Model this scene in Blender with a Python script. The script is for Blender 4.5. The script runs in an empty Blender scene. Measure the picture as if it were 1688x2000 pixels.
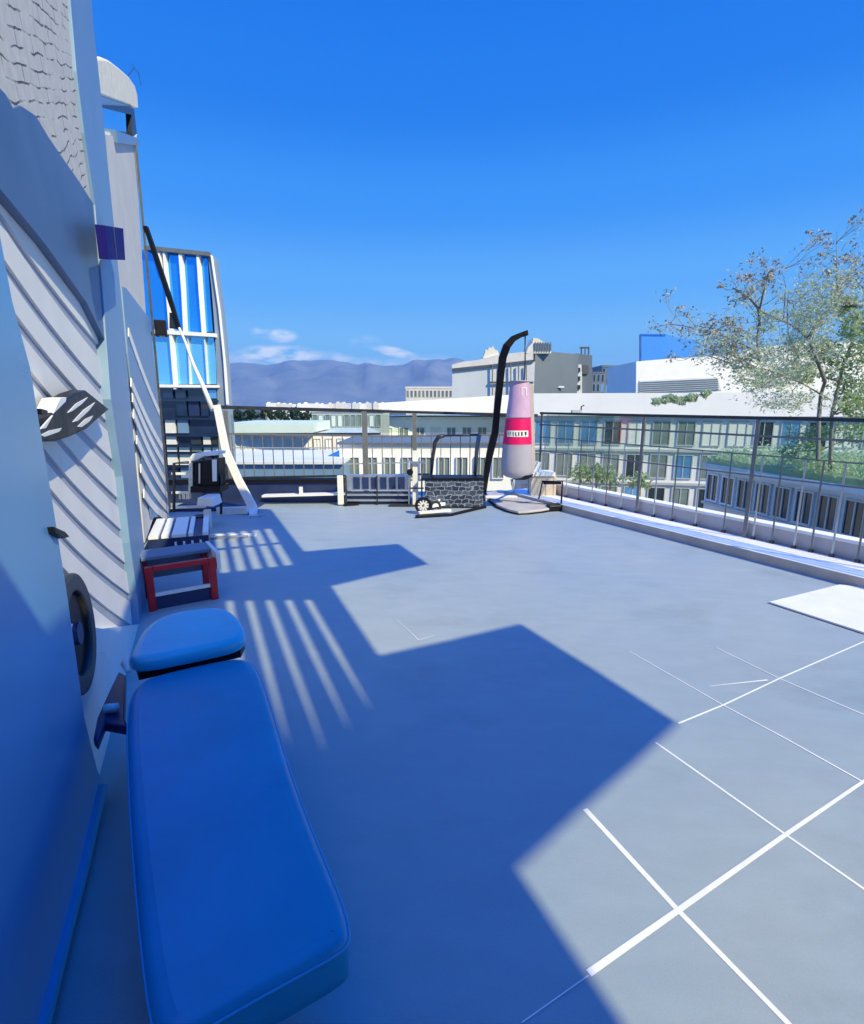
import bpy, math, random
from mathutils import Vector, Matrix
from mathutils.geometry import tessellate_polygon
R = math.radians
random.seed(7)
sc = bpy.context.scene
COL = sc.collection
# ---------------------------------------------------------------- camera
F = 1025.0; PITCH = R(11.58); CAMH = 1.6
cam_d = bpy.data.cameras.new("camera"); cam = bpy.data.objects.new("camera", cam_d); COL.objects.link(cam)
cam.location = (0, 0, CAMH); cam.rotation_euler = (math.pi/2 - PITCH, 0, 0)
cam_d.sensor_fit = 'HORIZONTAL'; cam_d.sensor_width = 36; cam_d.lens = 36*F/1688
cam_d.clip_start = 0.05; cam_d.clip_end = 20000
sc.camera = cam
# ---------------------------------------------------------------- sun, sky, exposure
WU = Vector((-0.40337, 0.91504, 0)); WN = Vector((0.91504, 0.40337, 0)); D0 = -0.4915   # wall direction, wall normal, offset
SUN_EL = R(40); th = R(22)
hs = (-WU*math.cos(th) + WN*math.sin(th)).normalized()
SUN = Vector((hs.x*math.cos(SUN_EL), hs.y*math.cos(SUN_EL), math.sin(SUN_EL)))
sl = bpy.data.lights.new("sun", 'SUN'); sl.energy = 5.0; sl.angle = R(0.38); sl.color = (1.0, 0.87, 0.46)
so = bpy.data.objects.new("sun", sl); COL.objects.link(so); so.rotation_euler = SUN.to_track_quat('Z', 'Y').to_euler(); so.location = (4, -6, 12)
sc.view_settings.view_transform = 'Standard'; sc.view_settings.look = 'None'
sc.view_settings.exposure = 0.2; sc.view_settings.gamma = 1.0
SKY_STOPS = [(0.0, (0.34, 0.60, 0.90)), (0.03, (0.30, 0.60, 0.93)), (0.10, (0.19, 0.51, 0.93)), (0.20, (0.095, 0.39, 0.92)), (0.32, (0.030, 0.265, 0.86)),
             (0.45, (0.004, 0.175, 0.76)), (0.60, (0.0, 0.145, 0.71)), (0.75, (0.0, 0.28, 1.3)), (1.0, (0.0, 0.38, 2.1))]
NISHITA_MIX = 0.01

def ray(x, y):
    a = (x-844)/F; b = -(y-1000)/F
    return Vector((a, math.cos(PITCH)+b*math.sin(PITCH), -math.sin(PITCH)+b*math.cos(PITCH)))
CP = Vector((0, 0, CAMH))
def fl(x, y, z=0.0):            # pixel ray onto a level plane
    d = ray(x, y); return CP + d*((z-CAMH)/d.z)
def at(x, y, Y):                # pixel ray onto an upright plane at distance Y
    d = ray(x, y); return CP + d*(Y/d.y)
def wp(x, y, b=0.0):            # pixel ray onto the left wall, b metres proud of it
    d = ray(x, y); t = (D0+b)/(WN.dot(d)); return CP + d*t
def W(u, z, b=0.0):             # wall coordinates
    return WN*(D0+b) + WU*u + Vector((0, 0, z))
def FW(u, b): return W(u, 0, b)
Z = Vector((0, 0, 1))

w = bpy.data.worlds.new("World"); sc.world = w; w.use_nodes = True
nt = w.node_tree; nt.nodes.clear()
def N(t, **k):
    n = nt.nodes.new(t)
    for a, v in k.items(): setattr(n, a, v)
    return n
def L(a, b): nt.links.new(a, b)
out = N('ShaderNodeOutputWorld'); bg = N('ShaderNodeBackground'); bg.inputs[1].default_value = 1.0
tc = N('ShaderNodeTexCoord'); sx = N('ShaderNodeSeparateXYZ'); L(tc.outputs['Generated'], sx.inputs[0])
rp = N('ShaderNodeValToRGB'); L(sx.outputs['Z'], rp.inputs[0]); rp.color_ramp.interpolation = 'EASE'
el = rp.color_ramp.elements
while len(el) > 1: el.remove(el[-1])
el[0].position = 0; el[0].color = (*SKY_STOPS[0][1], 1)
for p_, c_ in SKY_STOPS[1:]:
    e_ = el.new(p_); e_.color = (*c_, 1)
sky = N('ShaderNodeTexSky', sky_type='NISHITA'); sky.sun_disc = False; sky.sun_elevation = SUN_EL
sky.sun_rotation = math.atan2(hs.x, hs.y)
skm = N('ShaderNodeVectorMath', operation='SCALE'); skm.inputs['Scale'].default_value = 0.1; L(sky.outputs[0], skm.inputs[0])
mx = N('ShaderNodeMixRGB'); mx.inputs[0].default_value = NISHITA_MIX; L(rp.outputs[0], mx.inputs[1]); L(skm.outputs[0], mx.inputs[2])
# small clouds low in the sky, each a fixed direction in the world
noi = N('ShaderNodeTexNoise'); noi.inputs['Scale'].default_value = 26; noi.inputs['Detail'].default_value = 6
mpn = N('ShaderNodeMapping'); mpn.inputs['Scale'].default_value = (1, 1, 3.0); L(tc.outputs['Generated'], mpn.inputs[0]); L(mpn.outputs[0], noi.inputs[0])
acc = None
for (cx, cy, sxx, sy, st) in [(510, 649, 13, 8, .85), (551, 656, 20, 9, 1.0), (548, 694, 56, 13, 1.3), (610, 708, 70, 15, .9), (470, 716, 80, 17, .7), (715, 667, 22, 9, .25), (772, 688, 36, 7, 1.1), (800, 696, 34, 6, .7), (700, 716, 110, 13, .6), (820, 702, 50, 8, .3)]:
    d = ray(cx, cy).normalized()
    hx = Vector((d.y, -d.x, 0)).normalized(); hz = hx.cross(d).normalized()
    if cx in (772, 800):
        hx, hz = (hx - hz*0.22).normalized(), (hz + hx*0.22).normalized()
    q = []
    for ax, s_ in ((hx, sxx/F), (hz, sy/F)):
        dt = N('ShaderNodeVectorMath', operation='DOT_PRODUCT'); L(tc.outputs['Generated'], dt.inputs[0]); dt.inputs[1].default_value = ax
        m1 = N('ShaderNodeMath', operation='SUBTRACT'); L(dt.outputs['Value'], m1.inputs[0]); m1.inputs[1].default_value = d.dot(ax)
        m2 = N('ShaderNodeMath', operation='DIVIDE'); L(m1.outputs[0], m2.inputs[0]); m2.inputs[1].default_value = s_
        m3 = N('ShaderNodeMath', operation='MULTIPLY'); L(m2.outputs[0], m3.inputs[0]); L(m2.outputs[0], m3.inputs[1]); q.append(m3)
    ad = N('ShaderNodeMath', operation='ADD'); L(q[0].outputs[0], ad.inputs[0]); L(q[1].outputs[0], ad.inputs[1])
    mr = N('ShaderNodeMapRange', interpolation_type='SMOOTHSTEP'); L(ad.outputs[0], mr.inputs[0])
    mr.inputs[1].default_value = 0; mr.inputs[2].default_value = 2.6; mr.inputs[3].default_value = st; mr.inputs[4].default_value = 0
    if acc is None: acc = mr.outputs[0]
    else:
        mm = N('ShaderNodeMath', operation='MAXIMUM'); L(acc, mm.inputs[0]); L(mr.outputs[0], mm.inputs[1]); acc = mm.outputs[0]
nr = N('ShaderNodeMapRange'); L(noi.outputs[0], nr.inputs[0]); nr.inputs[1].default_value = .36; nr.inputs[2].default_value = .62
cm = N('ShaderNodeMath', operation='MULTIPLY', use_clamp=True); L(acc, cm.inputs[0]); L(nr.outputs[0], cm.inputs[1])
mc = N('ShaderNodeMixRGB'); L(cm.outputs[0], mc.inputs[0]); L(mx.outputs[0], mc.inputs[1]); mc.inputs[2].default_value = (0.80, 0.87, 1.0, 1)
L(mc.outputs[0], bg.inputs[0]); L(bg.outputs[0], out.inputs[0])

# ---------------------------------------------------------------- materials
def mat(name, col, rough=.6, metal=0, var=0.0, vscale=6, col2=None, bump=0, bscale=40, spec=.5, alpha=None, dist=.01, stretch=None):
    m = bpy.data.materials.new(name); m.use_nodes = True; t = m.node_tree; b = t.nodes['Principled BSDF']
    b.inputs['Roughness'].default_value = rough; b.inputs['Metallic'].default_value = metal; b.inputs['Specular IOR Level'].default_value = spec
    c = (*col, 1)
    b.inputs['Base Color'].default_value = c
    tc = t.nodes.new('ShaderNodeTexCoord'); vec = tc.outputs['Object']
    if stretch:
        mp = t.nodes.new('ShaderNodeMapping'); mp.inputs['Scale'].default_value = stretch; t.links.new(vec, mp.inputs[0]); vec = mp.outputs[0]
    if var or col2:
        n = t.nodes.new('ShaderNodeTexNoise'); n.inputs['Scale'].default_value = vscale; n.inputs['Detail'].default_value = 7; n.inputs['Roughness'].default_value = .6
        t.links.new(vec, n.inputs[0])
        r = t.nodes.new('ShaderNodeValToRGB'); t.links.new(n.outputs[0], r.inputs[0])
        c2 = col2 or tuple(max(0, v*(1-var)) for v in col); c1 = col if col2 else tuple(min(1, v*(1+var)) for v in col)
        r.color_ramp.elements[0].position = .35; r.color_ramp.elements[1].position = .65
        r.color_ramp.elements[0].color = (*c2, 1); r.color_ramp.elements[1].color = (*c1, 1)
        t.links.new(r.outputs[0], b.inputs['Base Color'])
        mr = t.nodes.new('ShaderNodeMapRange'); t.links.new(n.outputs[0], mr.inputs[0]); mr.inputs[1].default_value = .3; mr.inputs[2].default_value = .7
        mr.inputs[3].default_value = max(.02, rough-.07); mr.inputs[4].default_value = min(1, rough+.07); t.links.new(mr.outputs[0], b.inputs['Roughness'])
    if bump:
        n2 = t.nodes.new('ShaderNodeTexNoise'); n2.inputs['Scale'].default_value = bscale; n2.inputs['Detail'].default_value = 5; t.links.new(vec, n2.inputs[0])
        bp = t.nodes.new('ShaderNodeBump'); bp.inputs['Strength'].default_value = bump; bp.inputs['Distance'].default_value = dist
        t.links.new(n2.outputs[0], bp.inputs['Height']); t.links.new(bp.outputs[0], b.inputs['Normal'])
    return m
M = {}
def floormat():
    m = mat('terrace floor coating', (.345, .405, .435), .48, col2=(.29, .37, .44), vscale=.45, spec=.22); t = m.node_tree; b = t.nodes['Principled BSDF']; lk = t.links.new
    tc = t.nodes.new('ShaderNodeTexCoord'); src = b.inputs['Base Color'].links[0].from_socket
    def nz(sc_, det, st, lo, hi, a, bb):
        mp = t.nodes.new('ShaderNodeMapping'); mp.inputs['Scale'].default_value = st; mp.inputs['Rotation'].default_value = (0, 0, .42); lk(tc.outputs['Object'], mp.inputs[0])
        n = t.nodes.new('ShaderNodeTexNoise'); n.inputs['Scale'].default_value = sc_; n.inputs['Detail'].default_value = det; n.inputs['Roughness'].default_value = .65; lk(mp.outputs[0], n.inputs[0])
        r = t.nodes.new('ShaderNodeMapRange'); lk(n.outputs[0], r.inputs[0]); r.inputs[1].default_value = lo; r.inputs[2].default_value = hi; r.inputs[3].default_value = a; r.inputs[4].default_value = bb
        return n, r
    for sc_, det, st, lo, hi, a, bb in ((3.2, 9, (1, 2.2, 1), .42, .62, .97, 1.03), (1.3, 10, (1, 1.4, 1), .54, .70, 1.0, .88), (160, 3, (1, 1, 1), .3, .7, .95, 1.05)):
        n, r = nz(sc_, det, st, lo, hi, a, bb); mu = t.nodes.new('ShaderNodeVectorMath'); mu.operation = 'SCALE'; lk(src, mu.inputs[0]); lk(r.outputs[0], mu.inputs['Scale']); src = mu.outputs[0]
    lk(src, b.inputs['Base Color'])
    bp = t.nodes.new('ShaderNodeBump'); bp.inputs['Strength'].default_value = .12; bp.inputs['Distance'].default_value = .003; lk(n.outputs[0], bp.inputs['Height']); lk(bp.outputs[0], b.inputs['Normal'])
    return m
M['floor'] = floormat()
M['grout'] = mat('white joint', (.85, .86, .88), .6, var=.05)
M['white'] = mat('white paint', (.84, .84, .84), .5, var=.04, vscale=5, bump=.1, bscale=60)
M['kerbwhite'] = mat('kerb white', (.90, .88, .86), .6, var=.03, vscale=2.5, bump=.2, bscale=80)
M['kerbgrey'] = mat('kerb grey', (.60, .50, .42), .7, var=.12, vscale=4, bump=.2, bscale=60)
M['upstand'] = mat('upstand grey', (.50, .47, .46), .6, var=.1, vscale=3)
M['render'] = mat('grey render', (.60, .585, .56), .8, var=.05, vscale=2.2, bump=.3, bscale=120, dist=.004)
M['litband'] = mat('pale painted sun stripe', (.80, .78, .74), .6, var=.05, vscale=2, bump=.1, bscale=60, dist=.004)  # sunlight of the wall stripes put into a pale colour
M['gapshade'] = mat('painted shade between stripes', (.36, .39, .48), .7, var=.08, vscale=3)  # shade between the stripes put into the colour
M['pilaster'] = mat('blue grey painted shade', (.17, .29, .47), .45, var=.05, vscale=1.4, bump=.1, bscale=50, dist=.004)  # shade put into the blue grey of pilaster and podium
M['nearcol'] = mat('near column paint', (.135, .32, .56), .32, var=.05, vscale=1.0)
M['shade_band'] = mat('slate blue painted shadow', (.075, .14, .28), .5, var=.18, vscale=1.2)  # shadow on the wall put into the colour
M['stucco'] = mat('cream stucco', (.80, .76, .64), .95, var=.1, vscale=9, bump=.8, bscale=45)
M['black'] = mat('black enamel', (.008, .008, .014), .45, var=.2, vscale=12, bump=.1, spec=.25)
M['dark'] = mat('charcoal metal', (.045, .05, .06), .4, .4, var=.2, vscale=10)
M['rail'] = mat('grey rail paint', (.20, .21, .21), .4, .3, var=.1, vscale=8)
M['railpale'] = mat('pale rail steel', (.52, .53, .52), .35, .5, var=.1, vscale=8)
M['steel'] = mat('brushed steel', (.62, .64, .66), .3, .8, var=.1, vscale=14)
M['navy'] = mat('navy sheet', (.02, .035, .12), .4, var=.15, vscale=5)
M['sign'] = mat('deep blue plate', (.010, .008, .15), .65, var=.1, spec=.1)
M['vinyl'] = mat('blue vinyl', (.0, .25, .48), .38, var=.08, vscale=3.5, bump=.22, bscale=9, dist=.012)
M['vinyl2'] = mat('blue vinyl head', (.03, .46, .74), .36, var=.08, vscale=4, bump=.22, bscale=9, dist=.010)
M['piping'] = mat('pale blue piping', (.03, .32, .60), .4)
M['red'] = mat('red powder coat', (.50, .008, .02), .4, var=.12, vscale=7)
M['greytop'] = mat('grey rubber top', (.15, .21, .32), .6, var=.1, vscale=6)
M['lav'] = mat('lavender bag vinyl', (.40, .38, .47), .42, var=.04, vscale=5, bump=.12, bscale=35)
M['lavpink'] = mat('pink mauve bag vinyl', (.54, .36, .56), .42, var=.1, vscale=5, bump=.12, bscale=35)
M['magenta'] = mat('magenta vinyl', (.80, .004, .13), .4, var=.03)
M['mark'] = mat('black print', (.02, .02, .03), .5)
M['palepink'] = mat('pale pink print', (.85, .65, .85), .5)
M['wwall'] = mat('white facade', (.95, .94, .92), .7, var=.03, vscale=.4)
M['wwall2'] = mat('offwhite facade', (.74, .75, .76), .7, var=.08, vscale=.5)
M['cream'] = mat('cream facade', (.80, .76, .70), .7, var=.08, vscale=.4)
M['gwall'] = mat('grey facade', (.52, .54, .54), .7, var=.08, vscale=.3)
M['pgwall'] = mat('pale grey facade', (.70, .74, .76), .6, var=.06, vscale=.15, stretch=(1, 1, .3))
M['dgwall'] = mat('slate facade', (.15, .185, .225), .5, var=.1, vscale=.15, stretch=(1, 1, .3))
M['roofdark'] = mat('dark roof', (.09, .10, .11), .7, var=.1)
M['pane'] = mat('dark window glass', (.03, .045, .06), .08, var=.3, vscale=.6, spec=.5)
M['panegrey'] = mat('grey green window glass', (.20, .25, .24), .12, var=.25, vscale=.5, spec=.8)
M['paneblue'] = mat('blue reflecting glass', (.20, .48, .85), .12, .6, var=.15, vscale=.4)
M['blind'] = mat('white blind', (.82, .82, .80), .7, var=.05)
M['frame'] = mat('window frame', (.50, .52, .52), .5)
M['framew'] = mat('white window frame', (.78, .78, .78), .5)
M['tglass'] = mat('tower glass upper', (.05, .38, .92), .08, .75, var=.18, vscale=.35, stretch=(1.5, 1.5, .4))
M['tglass2'] = mat('tower glass lower', (.20, .60, 1.0), .10, .55, var=.10, vscale=.3)
M['tdark'] = mat('tower dark glass', (.012, .03, .09), .08, .2, var=.4, vscale=1.2, spec=.9)
M['tside'] = mat('tower side', (.26, .33, .45), .4, var=.15, vscale=.8, stretch=(6, 6, .3))
M['blueblk'] = mat('blue glass block', (.10, .36, .85), .25, .3, var=.06, vscale=.1)
M['ground'] = mat('city ground', (.12, .125, .12), .9, col2=(.05, .075, .045), vscale=.03)
M['road'] = mat('asphalt', (.05, .05, .052), .9, var=.2, vscale=1)
M['pave'] = mat('paving', (.38, .37, .35), .8, var=.1, vscale=.8)
M['mount'] = mat('mountain', (.095, .14, .22), .95, col2=(.18, .21, .28), vscale=.006)  # distance haze partly put into the rock colour
M['bark'] = mat('bark', (.26, .24, .20), .9, var=.3, vscale=20)
M['barkpale'] = mat('pale twig bark', (.38, .34, .28), .9, var=.3, vscale=20)
M['leafb'] = mat('browned leaf', (.50, .34, .24), .7, col2=(.34, .34, .22), vscale=3)
M['concrete'] = mat('concrete', (.45, .44, .42), .8, var=.1, vscale=2)
M['pinkcloth'] = mat('pink cloth', (.80, .25, .38), .8)
M['tyre'] = mat('tyre rubber', (.02, .02, .02), .8)
M['carpaint'] = mat('dark car paint', (.03, .035, .045), .2, .3)
def leafmat(name, a, b):
    m = mat(name, a, .55, col2=b, vscale=2.2)
    t = m.node_tree; p = t.nodes['Principled BSDF']; tr = t.nodes.new('ShaderNodeBsdfTranslucent'); tr.inputs[0].default_value = (*[min(1, v*1.6) for v in a], 1)
    mix = t.nodes.new('ShaderNodeMixShader'); mix.inputs[0].default_value = .35
    t.links.new(p.outputs[0], mix.inputs[1]); t.links.new(tr.outputs[0], mix.inputs[2]); t.links.new(mix.outputs[0], t.nodes['Material Output'].inputs[0])
    return m
M['leaf'] = leafmat('green leaf', (.36, .46, .25), (.16, .25, .11))
M['leafpale'] = leafmat('pale leaf', (.52, .60, .40), (.34, .44, .26))
M['leafdark'] = leafmat('dark leaf', (.04, .08, .04), (.02, .045, .025))
def glassmat(name, tint, refl=.08):
    m = bpy.data.materials.new(name); m.use_nodes = True; t = m.node_tree; t.nodes.clear()
    o = t.nodes.new('ShaderNodeOutputMaterial'); mi = t.nodes.new('ShaderNodeMixShader'); tr = t.nodes.new('ShaderNodeBsdfTransparent'); g = t.nodes.new('ShaderNodeBsdfGlossy')
    fr = t.nodes.new('ShaderNodeFresnel'); fr.inputs[0].default_value = 1.45; mu = t.nodes.new('ShaderNodeMath'); mu.operation = 'MULTIPLY'; mu.inputs[1].default_value = refl*10
    tr.inputs[0].default_value = (*tint, 1); g.inputs[0].default_value = (.9, 1, .97, 1); g.inputs['Roughness'].default_value = .03
    t.links.new(fr.outputs[0], mu.inputs[0]); t.links.new(mu.outputs[0], mi.inputs[0]); t.links.new(tr.outputs[0], mi.inputs[1]); t.links.new(g.outputs[0], mi.inputs[2]); t.links.new(mi.outputs[0], o.inputs[0])
    return m
M['fglass'] = glassmat('fence glass', (.82, .90, .87), .03)
M['fglass2'] = glassmat('tinted fence glass', (.84, .91, .88), .03)
# brick with uneven dark cracks (upper wall)
def brickmat():
    m = mat('painted brick', (.66, .64, .60), .8); t = m.node_tree; b = t.nodes['Principled BSDF']
    tc = t.nodes.new('ShaderNodeTexCoord'); nz = t.nodes.new('ShaderNodeTexNoise'); nz.inputs['Scale'].default_value = 2.6; nz.inputs['Detail'].default_value = 5
    t.links.new(tc.outputs['UV'], nz.inputs[0])
    sc_ = t.nodes.new('ShaderNodeVectorMath'); sc_.operation = 'SCALE'; sc_.inputs['Scale'].default_value = .10; t.links.new(nz.outputs['Color'], sc_.inputs[0])
    ad = t.nodes.new('ShaderNodeVectorMath'); ad.operation = 'ADD'; t.links.new(tc.outputs['UV'], ad.inputs[0]); t.links.new(sc_.outputs[0], ad.inputs[1])
    br = t.nodes.new('ShaderNodeTexBrick'); t.links.new(ad.outputs[0], br.inputs[0]); br.inputs['Scale'].default_value = 1
    br.inputs['Brick Width'].default_value = .34; br.inputs['Row Height'].default_value = .062; br.inputs['Mortar Size'].default_value = .0045; br.inputs['Mortar Smooth'].default_value = .4
    br.inputs['Color1'].default_value = (.70, .67, .63, 1); br.inputs['Color2'].default_value = (.60, .58, .55, 1); br.inputs['Mortar'].default_value = (.12, .13, .17, 1)
    n2 = t.nodes.new('ShaderNodeTexNoise'); n2.inputs['Scale'].default_value = 5; n2.inputs['Detail'].default_value = 6; t.links.new(tc.outputs['UV'], n2.inputs[0])
    mr = t.nodes.new('ShaderNodeMapRange'); mr.inputs[1].default_value = .44; mr.inputs[2].default_value = .56; t.links.new(n2.outputs[0], mr.inputs[0])
    mixf = t.nodes.new('ShaderNodeMath'); mixf.operation = 'MULTIPLY'; t.links.new(br.outputs['Fac'], mixf.inputs[0]); t.links.new(mr.outputs[0], mixf.inputs[1])
    mi = t.nodes.new('ShaderNodeMixRGB'); mi.inputs[1].default_value = (.68, .66, .62, 1); mi.inputs[2].default_value = (.10, .11, .15, 1); t.links.new(mixf.outputs[0], mi.inputs[0])
    mu = t.nodes.new('ShaderNodeMixRGB'); mu.blend_type = 'MULTIPLY'; mu.inputs[0].default_value = .35; n3 = t.nodes.new('ShaderNodeTexNoise'); n3.inputs['Scale'].default_value = 14; t.links.new(tc.outputs['UV'], n3.inputs[0])
    t.links.new(mi.outputs[0], mu.inputs[1]); t.links.new(n3.outputs[0], mu.inputs[2]); t.links.new(mu.outputs[0], b.inputs['Base Color'])
    bp = t.nodes.new('ShaderNodeBump'); bp.invert = True; bp.inputs['Distance'].default_value = .006; t.links.new(mixf.outputs[0], bp.inputs['Height']); t.links.new(bp.outputs[0], b.inputs['Normal'])
    return m
M['brick'] = brickmat()
def mottled():
    m = mat('dark stone blocks', (.03, .04, .06), .5); t = m.node_tree; b = t.nodes['Principled BSDF']
    tc = t.nodes.new('ShaderNodeTexCoord'); sp = t.nodes.new('ShaderNodeSeparateXYZ'); cb = t.nodes.new('ShaderNodeCombineXYZ'); t.links.new(tc.outputs['Object'], sp.inputs[0]); t.links.new(sp.outputs[0], cb.inputs[0]); t.links.new(sp.outputs[2], cb.inputs[1])
    nz = t.nodes.new('ShaderNodeTexNoise'); nz.inputs['Scale'].default_value = 9; t.links.new(cb.outputs[0], nz.inputs[0]); ma = t.nodes.new('ShaderNodeMixRGB'); ma.inputs[0].default_value = .10; t.links.new(cb.outputs[0], ma.inputs[1]); t.links.new(nz.outputs['Color'], ma.inputs[2])
    v = t.nodes.new('ShaderNodeTexBrick'); t.links.new(ma.outputs[0], v.inputs[0]); v.inputs['Scale'].default_value = 1; v.inputs['Brick Width'].default_value = .10; v.inputs['Row Height'].default_value = .062; v.inputs['Mortar Size'].default_value = .005
    v.inputs['Color1'].default_value = (.012, .018, .05, 1); v.inputs['Color2'].default_value = (.08, .11, .18, 1); v.inputs['Mortar'].default_value = (.26, .30, .38, 1)
    t.links.new(v.outputs[0], b.inputs['Base Color']); return m
M['mottle'] = mottled()

# ---------------------------------------------------------------- mesh tools
class MB:
    def __init__(s): s.v = []; s.f = []; s.sm = []
    def add(s, vs, fs, smooth=False):
        o = len(s.v); s.v += [Vector(v) for v in vs]; s.f += [tuple(i+o for i in f) for f in fs]; s.sm += [smooth]*len(fs); return s
    def obox(s, o, a, b, c):    # corner + three edge vectors
        o, a, b, c = map(Vector, (o, a, b, c))
        vs = [o, o+a, o+a+b, o+b, o+c, o+a+c, o+a+b+c, o+b+c]
        fs = [(0, 3, 2, 1), (4, 5, 6, 7), (0, 1, 5, 4), (1, 2, 6, 5), (2, 3, 7, 6), (3, 0, 4, 7)]
        if a.cross(b).dot(c) < 0: fs = [f[::-1] for f in fs]
        return s.add(vs, fs)
    def box(s, x0, x1, y0, y1, z0, z1): return s.obox((x0, y0, z0), (x1-x0, 0, 0), (0, y1-y0, 0), (0, 0, z1-z0))
    def bar(s, p, q, w, h, up=Z):
        p, q = Vector(p), Vector(q); d = (q-p); sd = d.cross(up)
        if sd.length < 1e-5: sd = d.cross(Vector((0, 1, 0)))
        sd.normalize(); u2 = sd.cross(d).normalized()
        return s.obox(p-sd*w/2-u2*h/2, d, sd*w, u2*h)
    def prism(s, poly, d):      # planar polygon + extrusion vector
        n = len(poly); poly = [Vector(p) for p in poly]; d = Vector(d)
        nn = Vector((0, 0, 0))
        for i in range(n): nn += poly[i].cross(poly[(i+1) % n])
        tris = tessellate_polygon([poly])
        vs = poly+[p+d for p in poly]; fs = []
        flip = nn.dot(d) > 0
        for t in tris:
            a = (poly[t[1]]-poly[t[0]]).cross(poly[t[2]]-poly[t[0]])
            if a.dot(d) > 0: t = t[::-1]
            fs.append(tuple(t)); fs.append(tuple(i+n for i in t[::-1]))
        for i in range(n):
            j = (i+1) % n; q = (i, j, j+n, i+n); fs.append(q if flip else q[::-1])
        return s.add(vs, fs)
    def tube(s, pts, r, n=10, caps=True):
        pts = [Vector(p) for p in pts]; k = len(pts); rs = r if isinstance(r, (list, tuple)) else [r]*k
        vs = []; fs = []; ref = None
        for i, p in enumerate(pts):
            t = (pts[min(i+1, k-1)]-pts[max(i-1, 0)]).normalized()
            if ref is None:
                ref = t.cross(Z) if abs(t.z) < .9 else t.cross(Vector((0, 1, 0)))
            ref = (ref - t*ref.dot(t)).normalized(); b = t.cross(ref)
            for j in range(n):
                a = 2*math.pi*j/n; vs.append(p+(ref*math.cos(a)+b*math.sin(a))*rs[i])
        for i in range(k-1):
            for j in range(n):
                j2 = (j+1) % n; fs.append((i*n+j, i*n+j2, (i+1)*n+j2, (i+1)*n+j))
        if caps: fs.append(tuple(range(n))[::-1]); fs.append(tuple((k-1)*n+j for j in range(n)))
        return s.add(vs, fs, True)
    def disc(s, c, axis, r, th_, n=28, r_in=0):
        c = Vector(c); ax = Vector(axis).normalized(); a = ax.orthogonal().normalized(); b = ax.cross(a)
        ring = lambda rr, o: [c+ax*o+(a*math.cos(2*math.pi*i/n)+b*math.sin(2*math.pi*i/n))*rr for i in range(n)]
        vs = ring(r, -th_/2)+ring(r, th_/2)
        if r_in: vs += ring(r_in, -th_/2)+ring(r_in, th_/2)
        fs = [(i, (i+1) % n, (i+1) % n+n, i+n) for i in range(n)]
        if r_in:
            fs += [(2*n+i, 3*n+i, 3*n+(i+1) % n, 2*n+(i+1) % n) for i in range(n)]
            fs += [(i, 2*n+i, 2*n+(i+1) % n, (i+1) % n) for i in range(n)]
            fs += [(n+i, n+(i+1) % n, 3*n+(i+1) % n, 3*n+i) for i in range(n)]
        else: fs += [tuple(range(n))[::-1], tuple(range(n, 2*n))]
        return s.add(vs, fs)
    def build(s, name, m, parent=None, bevel=0, segs=2, smooth=False):
        me = bpy.data.meshes.new(name)
        inv = parent.matrix_world.inverted() if parent else None
        base = Vector((0, 0, 0))
        if parent is None and s.v:
            xs = [v.x for v in s.v]; ys = [v.y for v in s.v]; zs = [v.z for v in s.v]
            base = Vector(((min(xs)+max(xs))/2, (min(ys)+max(ys))/2, min(zs)))
        else: base = ORG.get(parent.name, Vector((0, 0, 0)))
        me.from_pydata([v-base for v in s.v], [], s.f); me.update()
        for p, sm in zip(me.polygons, s.sm): p.use_smooth = sm or smooth
        ms = m if isinstance(m, (list, tuple)) else [m]
        for q in ms: me.materials.append(q)
        o = bpy.data.objects.new(name, me); COL.objects.link(o)
        if parent: o.parent = parent; ORG[o.name] = base
        else: o.location = base; ORG[o.name] = base
        if bevel:
            bv = o.modifiers.new('bevel', 'BEVEL'); bv.width = bevel; bv.segments = segs; bv.limit_method = 'ANGLE'; bv.angle_limit = R(35)
            o.modifiers.new('wn', 'WEIGHTED_NORMAL') if smooth else None
        return o
ORG = {}
def tag(o, label=None, cat=None, group=None, kind=None):
    if label: o['label'] = label
    if cat: o['category'] = cat
    if group: o['group'] = group
    if kind: o['kind'] = kind
    return o
def thing(name, loc, label, cat, group=None):
    o = bpy.data.objects.new(name, None); COL.objects.link(o); o.location = loc; o.empty_display_size = .2
    ORG[o.name] = Vector(loc); return tag(o, label, cat, group)
def struct(name, mb, m, label=None, **k):
    o = mb.build(name, m, **k); o['kind'] = 'structure'
    if label: o['label'] = label
    return o
def lerp(a, b, t): return Vector(a)*(1-t)+Vector(b)*t

# ================================================================ SETTING
GZ = -13.0
struct('ground', MB().add([(-9000, -3000, GZ), (9000, -3000, GZ), (9000, 9000, GZ), (-9000, 9000, GZ)], [(0, 1, 2, 3)]), M['ground'], 'city ground far below the terrace reaching the horizon')
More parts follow.
